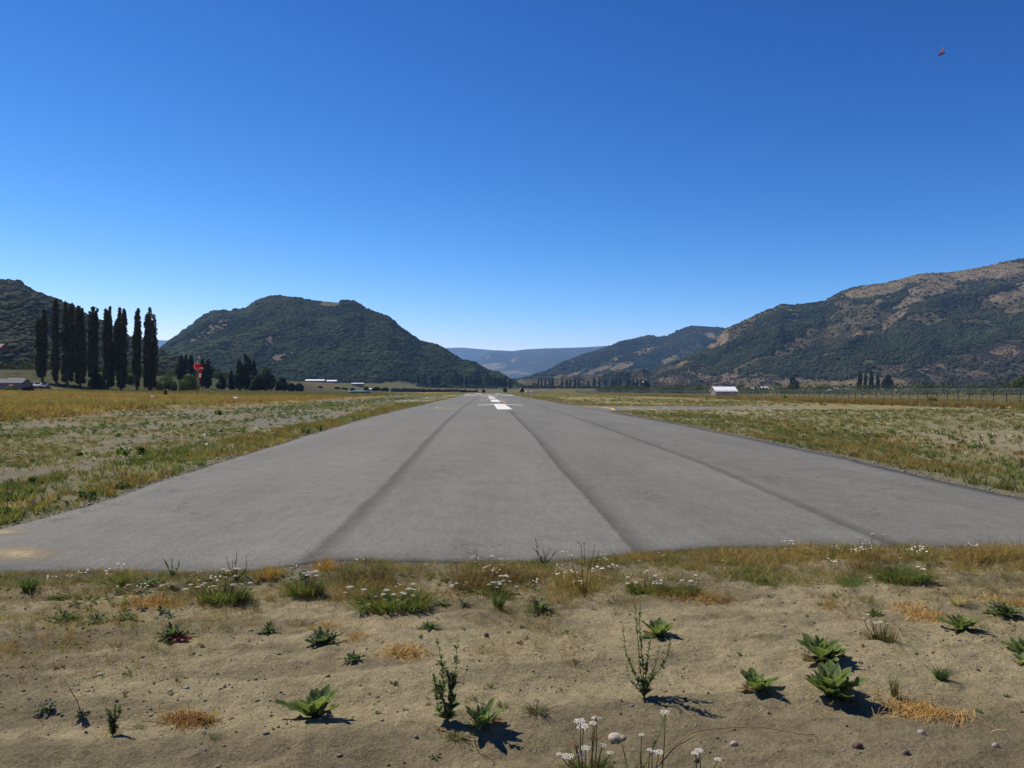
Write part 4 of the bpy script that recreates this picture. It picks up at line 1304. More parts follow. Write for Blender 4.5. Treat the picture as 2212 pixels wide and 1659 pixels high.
# overturned teal boat in the field
def boat():
    x, D = (775.5 - CX) / F * 300, 300.0
    z = g1(x, D)
    t = thing("overturned_boat", "long low teal boat hull lying upside down in the dry field", "boat", (x, D, z + 0.15), R(2))
    n, L, Wd, H = 24, 8.5, 1.5, 0.95
    V, Fc, K = [], [], []
    m = 9
    for i in range(n + 1):
        q = i / n * 2 - 1
        s = max(0.0, 1 - abs(q) ** 6) ** 0.5
        for j in range(m):
            a = math.pi * j / (m - 1)
            yy = -math.cos(a) * Wd / 2 * (0.25 + 0.75 * s)
            zz = (math.sin(a) ** 0.55) * H * (0.55 + 0.45 * s)
            V.append((q * L / 2, yy, zz))
            K.append((0.22, 0.42, 0.40) if zz > H * 0.93 else (0.008, 0.11, 0.15))  # pale crown, dark flanks: lit top and shaded face put into the colour
    for i in range(n):
        for j in range(m - 1):
            a = i * m + j
            Fc.append((a, a + m, a + m + 1, a + 1))
    Fc += [tuple(range(m)), tuple(range(n * m, n * m + m))[::-1]]
    build("hull", np.array(V), Fc, M_PAINT, t, np.array(K), True)
    mb = MB()
    mb.box((0, -0.78, 0.03), (8.3, 0.10, 0.12), (0.03, 0.10, 0.14))
    mb.build("gunwale", M_PAINT, t)
    mb = MB()
    mb.tube([(-3.6, 0, 0.99), (0, 0, 1.0), (3.6, 0, 0.99)], 0.05, 6, (0.45, 0.55, 0.5))
    mb.build("keel", M_PAINT, t)
    x2, y2 = W(775, 853.8, 0.5)
    mb = MB()
    mb.box((0, 0, 0.12), (0.9, 0.5, 0.24), (0.7, 0.7, 0.68), 0.3)
    b = mb.build("white_block", M_STONE)
    b.location = (x2 + 0.4, 285, g1(x2, 285))
    tag(b, "pale white block lying below the teal boat hull", "block")


boat()

# white field markers
for px, py, lb in ((329, 863.0, "flat white marker in the golden field, left one of two"), (510, 862.8, "flat white marker in the golden field, right one of two")):
    D = 118.0
    x = (px - CX) / F * D
    mb = MB()
    mb.add([(-0.32, -0.3, 0), (0.32, -0.3, 0), (0.32, 0.3, 0), (-0.32, 0.3, 0), (-0.2, -0.12, 0.22), (0.2, -0.12, 0.22), (0.2, 0.12, 0.22), (-0.2, 0.12, 0.22)], [(4, 5, 6, 7), (0, 1, 5, 4), (1, 2, 6, 5), (2, 3, 7, 6), (3, 0, 4, 7)], (0.8, 0.8, 0.78))
    o = mb.build("field_marker", M_PAINT)
    o.location = (x, D, g1(x, D) + 0.22)
    tag(o, lb, "marker", "white field markers")


# windsock
def windsock():
    D = 150.0
    x = (424 - CX) / F * D
    z = g1(x, D)
    t = thing("windsock", "red and white windsock drooping from a thin pole in the golden field", "windsock", (x, D, z))
    at = lambda px, py: ((px - 424) / F * D, 0.0, P(px, py, D)[2] - z)
    mb = MB()
    top = at(424, 786)[2]
    mb.tube([(0, 0.55, -0.3), (0, 0.55, top * 0.5), (0, 0.55, top + 0.6)], [0.07, 0.06, 0.045], 8, (0.22, 0.19, 0.17))
    pole = mb.build("pole", M_PAINT, t, True)
    mb = MB()
    q = np.linspace(0, 2 * math.pi, 17)
    c = at(421.5, 791)
    mb.tube(np.stack([np.full(17, c[0]), 0.6 * np.cos(q), c[2] + 0.6 * np.sin(q)], 1), 0.035, 6, (0.55, 0.55, 0.55))
    mb.build("hoop", M_PAINT, t, True)
    path = np.array([at(421.5, 791), at(426, 791), at(431, 791.5), at(434.3, 794), at(434, 799), at(432.8, 803), at(432.2, 806.5), at(431.6, 815), at(431.2, 823.5)])
    rad = np.array([0.50, 0.50, 0.48, 0.41, 0.33, 0.24, 0.21, 0.19, 0.14])
    RED, WHI = (0.42, 0.012, 0.03), (0.72, 0.72, 0.72)

    def part(name, a, b, colr, dr=0.0):
        qq = np.linspace(a, b, 9)
        pts = np.stack([np.interp(qq, range(9), path[:, k]) for k in range(3)], 1)
        rr = np.interp(qq, range(9), rad) + dr
        m = MB()
        m.tube(pts, rr, 14, colr, cap=False)
        return m.build(name, M_CLOTH, t, True)
    part("red_band", 0, 6.0, RED)
    part("white_band", 6.0, 7.05, WHI, 0.004)
    part("red_tail", 7.05, 8, RED)
    part("white_edge", 3.0, 3.5, WHI, 0.02)
    mb = MB()
    p = at(427, 771)
    mb.tube([(p[0] - 0.25, 0.55, top + 0.5), (p[0], 0.55, p[2] - 0.1)], 0.02, 5, (0.4, 0.4, 0.4))
    mb.tube([(p[0], 0.55, p[2] - 0.12), (p[0], 0.55, p[2] + 0.12)], 0.12, 8, (0.85, 0.85, 0.85))
    mb.build("lamp", M_PAINT, t)


windsock()


# ------------------------------------------------------------------ wire fence on the right
def fence():
    X = 76.0
    ys = []
    y = 84.0
    while y < 720:
        ys.append(y)
        y += 3.05
    x0 = X - RUN * 84
    t = thing("wire_fence", "long green-grey wire fence with slanted tops on the right", "fence", (x0, 84, 0))
    postm = surf_mat("fence_post", 0.95, 0, 3, 0.2, spec=0.02, color=(0.05, 0.08, 0.075))

    def post(mb, x, y, z):
        r = 0.065
        mb.tube([(x - x0, y - 84, z - 0.2), (x - x0, y - 84, z + 1.95)], r, 6)
        mb.tube([(x - x0, y - 84, z + 1.93), (x - x0 + 0.46, y - 84, z + 2.5)], r * 0.9, 6)
    rest = MB()
    tops = []
    for i, y in enumerate(ys):
        x = X - RUN * y
        z = g1(x, y)
        tops.append((x, y, z))
        if i < 100:
            mb = MB()
            post(mb, x, y, z)
            mb.build("post", postm, t)
        else:
            post(rest, x, y, z)
    o = rest.build("distant_posts", postm, t)
    o["kind"] = "stuff"
    T = np.array(tops) - np.array((x0, 84, 0))
    wires = MB()
    for dx, dz in ((0.0, 1.93), (0.0, 0.95), (0.16, 2.12), (0.30, 2.30), (0.44, 2.48)):
        wires.tube(T + np.array((dx, 0, dz)), 0.017, 4, (0.14, 0.17, 0.165), cap=False)
    wires.build("wires", M_PAINT, t)
    # diamond netting: crossing strands thinned to a sheet that lets most of the view through
    m, tt, out = new_mat("wire_netting")
    tc = N(tt, "ShaderNodeNewGeometry")
    tc.name = "pos"
    sep = N(tt, "ShaderNodeSeparateXYZ")
    tt.links.new(tc.outputs["Position"], sep.inputs[0])
    ks = []
    for s in (1, -1):
        a = N(tt, "ShaderNodeMath", operation='MULTIPLY_ADD')
        a.inputs[1].default_value = s
        tt.links.new(sep.outputs["Z"], a.inputs[0])
        tt.links.new(sep.outputs["Y"], a.inputs[2])
        b = N(tt, "ShaderNodeMath", operation='PINGPONG')
        b.inputs[1].default_value = 0.035
        tt.links.new(a.outputs[0], b.inputs[0])
        c = N(tt, "ShaderNodeMath", operation='LESS_THAN')
        c.inputs[1].default_value = 0.0030
        tt.links.new(b.outputs[0], c.inputs[0])
        ks.append(c)
    mx = N(tt, "ShaderNodeMath", operation='MAXIMUM')
    tt.links.new(ks[0].outputs[0], mx.inputs[0])
    tt.links.new(ks[1].outputs[0], mx.inputs[1])
    d = N(tt, "ShaderNodeBsdfPrincipled", Roughness=0.5)
    d.inputs["Base Color"].default_value = (0.08, 0.10, 0.10, 1)
    tr = N(tt, "ShaderNodeBsdfTransparent")
    ms = N(tt, "ShaderNodeMixShader")
    tt.links.new(mx.outputs[0], ms.inputs[0])
    tt.links.new(tr.outputs[0], ms.inputs[1])
    tt.links.new(d.outputs[0], ms.inputs[2])
    tt.links.new(ms.outputs[0], out.inputs[0])
    n = len(T)
    V = np.concatenate([T + np.array((0, 0, 0.02)), T + np.array((0, 0, 1.92))])
    build("netting", V, [(i, i + 1, i + 1 + n, i + n) for i in range(n - 1)], m, t)


fence()


# far end fence with dark netting, beacon, cars
def far_fence():
    t = thing("boundary_fence", "dark netted boundary fence left of the runway's far end", "fence", ((844 - CX) / F * 560, 560, 0))
    x0 = t.location.x
    pts = []
    for q in np.linspace(0, 1, 40):
        D = 560 + 90 * q
        x = (844 + 130 * q - CX) / F * D
        pts.append((x - x0, D - 560, g1(x, D)))
    pts = np.array(pts)
    n = len(pts)
    for p in pts:
        m = MB()
        m.tube([p + np.array((0, 0, -0.2)), p + np.array((0, 0, 1.7))], 0.05, 5, (0.2, 0.2, 0.2))
        m.build("post", M_PAINT, t)
    V = np.concatenate([pts + np.array((0, 0.03, 0)), pts + np.array((0, 0.03, 1.6)), pts + np.array((0, 0.07, 1.6)), pts + np.array((0, 0.07, 0))])
    build("dark_netting", V, [(i + a * n, i + 1 + a * n, i + 1 + (a + 1) * n, i + (a + 1) * n) for a in range(3) for i in range(n - 1)], surf_mat("shade_net", 0.9, 0, 1.0, 0.2, color=(0.035, 0.036, 0.045)), t)


far_fence()


def car_mesh(t, body, D):
    L, Wd = 4.2, 1.75
    prof = [(-2.1, 0.35), (2.1, 0.35), (2.12, 0.72), (1.95, 0.86), (1.0, 0.95), (0.45, 1.42), (-1.25, 1.46), (-1.95, 0.98), (-2.12, 0.85)]
    mb = MB()
    n = len(prof)
    V = [(a, -Wd / 2, b) for a, b in prof] + [(a, Wd / 2, b) for a, b in prof]
    mb.add(V, [tuple(range(n))[::-1], tuple(range(n, 2 * n))] + [(i, (i + 1) % n, (i + 1) % n + n, i + n) for i in range(n)], body)
    mb.build("body", surf_mat("car_paint", 0.25, 0, 0, spec=0.6), t)
    for s in (-1, 1):
        mb = MB()
        mb.box((-0.35, s * (Wd / 2 + 0.005), 1.16), (1.5, 0.02, 0.36))
        mb.build("side_window", M_GLASS, t)
    mb = MB()
    mb.add([(1.02, -0.72, 0.985), (1.02, 0.72, 0.985), (0.50, 0.66, 1.43), (0.50, -0.66, 1.43)], [(0, 1, 2, 3)])
    mb.build("windscreen", M_GLASS, t)
    for sx in (-1.3, 1.3):
        for s in (-1, 1):
            mb = MB()
            mb.tube([(sx, s * 0.70, 0.33), (sx, s * 0.89, 0.33)], 0.33, 14, (0.02, 0.02, 0.02))
            mb.build("wheel", M_PAINT, t)


CARS = [(55, 0, (0.55, 0.57, 0.60), "pale car parked beside the grey shed at far left, first of four"), (68.5, 1, (0.16, 0.19, 0.24), "dark blue car parked second in the line of four at far left"),
        (82, 2, (0.60, 0.62, 0.65), "pale car parked third in the line of four at far left"), (97, 3, (0.22, 0.25, 0.28), "grey car parked last in the line of four at far left")]
for px, i, cl, lb in CARS:
    D = 224.0
    x = (px - CX) / F * D
    t = thing("parked_car", lb, "car", (x, D, g1(x, D)), R(-72), "cars parked at far left")
    car_mesh(t, cl, D)
for px, D, cl, lb in ((1141, 560, (0.75,) * 3, "tiny white car beyond the runway's far right end, leftmost of three"), (1149, 566, (0.75,) * 3, "tiny white car beyond the runway's far right end, middle of three"),
                      (1154, 560, (0.7,) * 3, "tiny white car beyond the runway's far right end, rightmost of three")):
    x = (px - CX) / F * D
    t = thing("parked_car", lb, "car", (x, D, g1(x, D)), R(10), "cars beyond the runway")
    car_mesh(t, cl, D)


def beacon():
    D = 620
    x = (1124.5 - CX) / F * D
    t = thing("beacon_post", "small white-topped beacon post beyond the runway's end", "beacon", (x, D, g1(x, D)))
    mb = MB()
    mb.box((0, 0, 0.9), (0.9, 0.9, 1.8), (0.16, 0.10, 0.07))
    mb.build("base", M_WALL, t)
    mb = MB()
    mb.tube([(0, 0, 1.8), (0, 0, 2.9)], 0.35, 8, (0.12, 0.10, 0.09))
    mb.tube([(0, 0, 2.9), (0, 0, 3.1), (0, 0, 3.6)], [0.5, 0.6, 0.1], 10, (0.85, 0.85, 0.85))
    mb.build("lamp_housing", M_PAINT, t)


beacon()
for px, py, D, h, lb in ((1128.6 - 0.5, 862.0, 195, 1.25, "thin dark stake in the grass just right of the far runway, left of two"), (1141.5, 862.0, 195, 1.2, "thin dark stake in the grass just right of the far runway, right of two")):
    x = (px - CX) / F * D
    mb = MB()
    mb.tube([(0, 0, -0.1), (0.02, 0, h)], [0.05, 0.04], 6, (0.06, 0.055, 0.045))
    mb.tube([(0, 0, h), (0.5, 0, h - 0.02)], [0.03, 0.02], 5, (0.06, 0.055, 0.045))
    o = mb.build("marker_stake", M_BARK)
    o.location = (x, D, g1(x, D))
    tag(o, lb, "stake", "dark stakes right of the runway")


# ------------------------------------------------------------------ grass and weeds
def tuft(rng, n, spread, wd, lean, curl=0.5):
    V, Fc = [], []
    for k in range(n):
        q = rng.uniform(0, 6.283)
        r0 = spread * math.sqrt(rng.uniform(0, 1))
        bx, by = r0 * math.cos(q), r0 * math.sin(q)
        h = rng.uniform(0.55, 1.0)
        a = q + rng.normal(0, 0.8)
        ln = lean * rng.uniform(0.3, 1.4)
        fx = rng.uniform(0, 6.283)
        tx, ty = math.cos(fx) * wd, math.sin(fx) * wd
        m = (bx + math.cos(a) * ln * 0.35, by + math.sin(a) * ln * 0.35, h * 0.55)
        e = (bx + math.cos(a) * ln, by + math.sin(a) * ln, h * (1 - curl * ln * 0.35))
        b = len(V)
        V += [(bx - tx, by - ty, 0), (bx + tx, by + ty, 0), (m[0] - tx * 0.8, m[1] - ty * 0.8, m[2]), (m[0] + tx * 0.8, m[1] + ty * 0.8, m[2]), e]
        Fc += [(b, b + 1, b + 3), (b, b + 3, b + 2), (b + 2, b + 3, b + 4)]
    return np.array(V), np.array(Fc)


def weed_shape(rng, n, up=0.55):
    """broad-leaved clump: pointed leaves fanning from one root; unit size"""
    V, Fc = [], []
    for k in range(n):
        a = rng.uniform(0, 6.283)
        L = rng.uniform(0.6, 1.0)
        el = rng.uniform(0.15, 1.2) * up * 1.6
        w_ = 0.13 * rng.uniform(0.7, 1.3)
        d = np.array((math.cos(a) * math.cos(el), math.sin(a) * math.cos(el), math.sin(el)))
        s = np.array((-math.sin(a), math.cos(a), rng.normal(0, 0.25)))
        b = len(V)
        m = d * L * 0.55 + np.array((0, 0, 0.06))
        e = d * L * np.array((1, 1, 0.75))
        V += [(0, 0, 0), tuple(m - s * w_), tuple(m + s * w_), tuple(e)]
        Fc += [(b, b + 1, b + 2), (b + 1, b + 3, b + 2)]
    return np.array(V), np.array(Fc)


trng = np.random.default_rng(21)
T_FINE = [tuft(trng, 9, 0.34, 0.013, 0.75) for _ in range(5)] + [tuft(trng, 7, 0.5, 0.012, 1.3, 1.2) for _ in range(5)]
T_COARSE = [tuft(trng, 12, 0.32, 0.030, 0.40) for _ in range(8)]
T_STRAW = [tuft(trng, 10, 0.35, 0.010, 1.3, 1.6) for _ in range(6)]
T_WEED = [weed_shape(trng, 11) for _ in range(8)]


def flower_shape(rng):
    """pale flat flower heads on stalks, seen from afar"""
    V, Fc = [], []
    for k in range(6):
        x, y = rng.normal(0, 0.28, 2)
        h = rng.uniform(0.7, 1.0)
        r = rng.uniform(0.07, 0.13)
        b = len(V)
        for q in range(5):
            V.append((x + r * math.cos(q * 1.2566), y + r * math.sin(q * 1.2566), h + rng.normal(0, 0.012)))
        V.append((x, y, h + 0.05))
        Fc += [(b + q, b + (q + 1) % 5, b + 5) for q in range(5)]
    return np.array(V), np.array(Fc)


T_FLOWER = [flower_shape(trng) for _ in range(6)]


def cover(n, y0, y1, X0, X1, rng, power=1.0):
    """random spots of a strip beside the runway, denser towards the camera"""
    q = rng.uniform(0, 1, n)
    if power == 1.0:
        y = y0 * (y1 / y0) ** q
    else:
        a = 1 - power
        y = (y0 ** a + q * (y1 ** a - y0 ** a)) ** (1 / a)
    X = X0 + (X1 - X0) * rng.uniform(0, 1, n)
    return X - RUN * y, y


def pal(rng, n, cols, wts):
    cols = np.array(cols)
    k = rng.choice(len(cols), n, p=np.array(wts) / sum(wts))
    return cols[k] * rng.lognormal(0, 0.2, n)[:, None]


def strew(name, label, protos, x, y, h, wfac, col, cat="grass", mat=None, seed=1, cj=0.08, dz=0.0):
    rng = np.random.default_rng(seed)
    z = gz(x, y) + dz
    sc = np.stack([h * wfac, h * wfac, h], 1)
    o = scatter(name, protos, np.stack([x, y, z], 1), sc, rng.uniform(0, 6.283, len(x)), col, mat or M_GRASS, cj, seed)
    return tag(o, label, cat, kind="stuff")


def vegetation():
    rng = np.random.default_rng(5)
    # --- left: golden field
    x, y = cover(46000, 36, 330, -150, -26, rng, 1.7)
    m = zone_masks(x, y)
    u = (x / y)
    keep = (rng.uniform(0, 1, len(x)) < m['field']) & (u > -0.80)
    x, y = x[keep], y[keep]
    X = lat(x, y)
    nn = fbm(X * 0.06, y * 0.16, 15, 4)
    ng = fbm(X * 0.05, y * 0.1, 16, 4)
    col = lerp(np.tile(GOLD * 1.1, (len(x), 1)), RUST * 1.15, sstep((nn - 0.45) / 0.2) * 0.7)
    col = lerp(col, OLIVE * 1.3, sstep((ng - 0.52) / 0.14) * 0.7)
    col = lerp(col, STRAW, (rng.uniform(0, 1, len(x)) < 0.2) * 0.8)
    col = lerp(col, OLIVE * 0.8, sstep((y - 150) / 60) * 0.75)
    col *= rng.lognormal(0, 0.16, len(x))[:, None]
    strew("golden_grass", "tall golden dry grass covering the raised field on the left", T_COARSE, x, y, rng.uniform(0.25, 0.55, len(x)) * (0.8 + 0.5 * nn), 1.5 + y * 0.006, col, seed=31)
    # --- left strip along the asphalt
    x, y = cover(15000, 8.5, 260, -13.0, -6.0, rng, 1.15)
    m = zone_masks(x, y)
    clump = sstep((fbm(lat(x, y) * 0.9, y * 0.4, 91, 3) - 0.36) / 0.2)
    keep = (rng.uniform(0, 1, len(x)) < m['lstrip'] * (0.25 + 0.75 * clump)) & (m['a'] > 0.12)
    x, y, nb = x[keep], y[keep], fbm(lat(x[keep], y[keep]) * 0.6, y[keep] * 0.22, 92, 3)
    col = lerp(pal(rng, len(x), [GREEN * 1.1, OLIVE * 1.2, GREEN * 0.9], [2, 4, 1]), pal(rng, len(x), [GOLD, RUST * 1.1, STRAW, OLIVE * 1.2], [2, 3, 1, 3]), sstep((nb - 0.36) / 0.12))
    strew("verge_grass", "green and rusty grass along the left edge of the runway", T_COARSE, x, y, rng.uniform(0.05, 0.22, len(x)) * (1 + 0.5 * sstep((y - 20) / 30)), 1.35 + y * 0.012, col, seed=32)
    # --- left disturbed ground: dry low grass + green weeds
    x, y = cover(40000, 9, 250, -28, -6.5, rng, 1.35)
    m = zone_masks(x, y)
    keep = (rng.uniform(0, 1, len(x)) < (0.13 + 0.85 * m['lmat'])) & (m['a'] > 1.2) & (m['field'] < 0.5)
    keep &= rng.uniform(0, 1, len(x)) < 0.75
    x, y = x[keep], y[keep]
    col = pal(rng, len(x), [RUST * 1.1, GOLD * 0.9, OLIVE * 1.1, STRAW * 0.9, GREEN], [2, 3, 5, 1, 2])
    strew("dry_grass", "sparse rusty dry grass on the gravel strip left of the runway", T_COARSE, x, y, rng.uniform(0.03, 0.15, len(x)), 1.2 + y * 0.012, col, seed=33)
    x, y = cover(20000, 9, 230, -28, -6.3, rng, 1.25)
    m = zone_masks(x, y)
    cl = fbm(lat(x, y) * 0.35, y * 0.16, 95, 3)
    row = np.exp(-((lat(x, y) + 19.5) / 2.6) ** 2) * sstep((y - 55) / 20) * (1 - sstep((y - 170) / 40))
    keep = (rng.uniform(0, 1, len(x)) < sstep((cl - 0.50) / 0.12) * 0.40 + 0.06 + 0.6 * row) & (m['a'] > 0.3) & (m['field'] < 0.5)
    x, y = x[keep], y[keep]
    strew("green_weeds", "scattered green broad-leaved weeds left of the runway", T_WEED, x, y, rng.uniform(0.06, 0.27, len(x)) * (0.45 + 0.5 * sstep((y - 14) / 22) + y * 0.004), 1.05, pal(rng, len(x), [GREEN * 1.05, DKGREEN * 1.4, np.array((0.10, 0.135, 0.055))], [4, 2, 2]), "weeds", seed=34)
    # --- right strip
    x, y = cover(30000, 9, 280, 7.3, 24, rng, 1.25)
    m = zone_masks(x, y)
    clump = sstep((fbm(lat(x, y) * 0.7, y * 0.35, 96, 3) - 0.34) / 0.2)
    taxi = (y > 68) & (y < 89)
    keep = (rng.uniform(0, 1, len(x)) < m['rstrip'] * (0.3 + 0.7 * clump)) & (m['b'] > 0.25) & ~taxi
    x, y, nb = x[keep], y[keep], fbm(lat(x[keep], y[keep]) * 0.5, y[keep] * 0.2, 97, 3)
    col = lerp(pal(rng, len(x), [OLIVE, GREEN * 0.9, OLIVE * 1.2], [3, 2, 2]), pal(rng, len(x), [GOLD * 0.95, RUST, OLIVE * 1.3, STRAW * 0.9], [3, 2, 3, 1]), sstep((nb - 0.40) / 0.14))
    strew("verge_grass", "olive and gold grass along the right edge of the runway", T_COARSE, x, y, rng.uniform(0.06, 0.20, len(x)), 1.25 + y * 0.012, col, seed=35)
    # --- right wild strip
    x, y = cover(36000, 11, 260, 11, 50, rng, 1.35)
    m = zone_masks(x, y)
    rg = sstep((m['nb'] - 0.38) / 0.2)
    taxi = (y > 69) & (y < 88)
    keep = (rng.uniform(0, 1, len(x)) < m['rwild'] * (0.07 + 0.7 * rg * (0.35 + 0.65 * sstep((y - 25) / 40)))) & ~taxi & (x / y < 0.85)
    x, y = x[keep], y[keep]
    col = pal(rng, len(x), [OLIVE * 1.15, GOLD * 0.85, GREEN, RUST, STRAW * 0.8], [4, 3, 3, 2, 1])
    strew("dry_grass", "mixed olive and brown low grass right of the runway", T_COARSE, x, y, rng.uniform(0.08, 0.24, len(x)), 1.3 + y * 0.012, col, seed=36)
    x, y = cover(5200, 11, 170, 10, 46, rng, 1.25)
    m = zone_masks(x, y)
    cl = fbm(lat(x, y) * 0.28, y * 0.14, 98, 3)
    taxi = (y > 69) & (y < 88)
    keep = (rng.uniform(0, 1, len(x)) < sstep((cl - 0.50) / 0.12) * 0.75 + 0.05) & (m['b'] > 2.0) & ~taxi & (x / y < 0.85)
    x, y = x[keep], y[keep]
    strew("green_weeds", "dark green weed clumps on the sandy ground right of the runway", T_WEED, x, y, rng.uniform(0.09, 0.30, len(x)) * (0.55 + 0.5 * sstep((y - 14) / 22) + y * 0.004), 1.1, pal(rng, len(x), [GREEN * 0.9, DKGREEN * 1.3, GREEN * 1.2], [3, 3, 2]), "weeds", seed=37)
    x, y = cover(6500, 17, 330, 9.5, 58, rng, 1.25)
    m = zone_masks(x, y)
    cl = fbm(lat(x, y) * 0.22, y * 0.06, 99, 4)
    taxi = (y > 69) & (y < 88)
    keep = (rng.uniform(0, 1, len(x)) < sstep((cl - 0.50) / 0.10) * (0.18 + 0.82 * sstep((y - 32) / 25))) & (m['b'] > 0.8) & ~taxi & (x / y < 0.85)
    x, y = x[keep], y[keep]
    strew("white_flowers", "drifts of small white flowers right of the runway", T_FLOWER, x, y, rng.uniform(0.22, 0.42, len(x)) , 0.55 + y * 0.003, pal(rng, len(x), [(0.50, 0.50, 0.40), (0.38, 0.39, 0.27)], [3, 2]), "flowers", M_FLOWER, seed=38)
    x, y = cover(1500, 110, 400, -14, -8.5, rng, 1.2)
    x2, y2 = cover(60, 14, 90, -12, -6.4, rng, 1.2)
    x, y = np.concatenate([x, x2]), np.concatenate([y, y2])
    keep = fbm(x * 0.3, y * 0.05, 55, 3) > 0.52
    x, y = x[keep], y[keep]
    strew("white_flowers", "few small white flowers in the grass left of the runway", T_FLOWER, x, y, rng.uniform(0.18, 0.34, len(x)), 0.55 + y * 0.003, pal(rng, len(x), [(0.6, 0.6, 0.5), (0.5, 0.5, 0.35)], [3, 1]), "flowers", M_FLOWER, seed=39)
    # --- tall rusty grass in front of the fence, and the meadow behind it
    x, y = cover(30000, 70, 420, 44, 84, rng, 1.6)
    m = zone_masks(x, y)
    keep = (rng.uniform(0, 1, len(x)) < m['rtall']) & (x / y < 0.85)
    x, y = x[keep], y[keep]
    nn = fbm(lat(x, y) * 0.15, y * 0.05, 57, 3)
    col = lerp(pal(rng, len(x), [GOLD * 0.95, STRAW * 0.95, OLIVE * 1.2], [3, 1, 2]), pal(rng, len(x), [RUST * 1.2, RUST, GOLD * 0.7], [3, 2, 1]), sstep((nn - 0.45) / 0.12))
    strew("tall_grass", "tall rusty and golden grass in front of the wire fence", T_COARSE, x, y, rng.uniform(0.35, 0.85, len(x)), 1.1 + y * 0.004, col, seed=40)
    x, y = cover(9000, 95, 520, 84, 300, rng, 1.5)
    keep = x / y < 0.85
    x, y = x[keep], y[keep]
    strew("meadow_grass", "yellowish meadow grass beyond the wire fence", T_COARSE, x, y, rng.uniform(0.3, 0.6, len(x)), 1.6 + y * 0.006, pal(rng, len(x), [OLIVE * 1.3, GOLD * 0.8, RUST], [3, 3, 1]), seed=41)
    # --- far grass around the end of the runway
    x, y = cover(9000, 260, 620, -40, 45, rng, 1.6)
    m = zone_masks(x, y)
    keep = ((m['a'] > 0.5) | (m['b'] > 0.5) | (y > 503)) & (lat(x, y) > -30)
    x, y = x[keep], y[keep]
    strew("far_grass", "pale grass around the far end of the runway", T_COARSE, x, y, rng.uniform(0.2, 0.4, len(x)), 3.0, pal(rng, len(x), [OLIVE * 1.4, STRAW * 0.8, GOLD * 0.9, (0.30, 0.29, 0.20)], [4, 2, 2, 2]), seed=42)


vegetation()

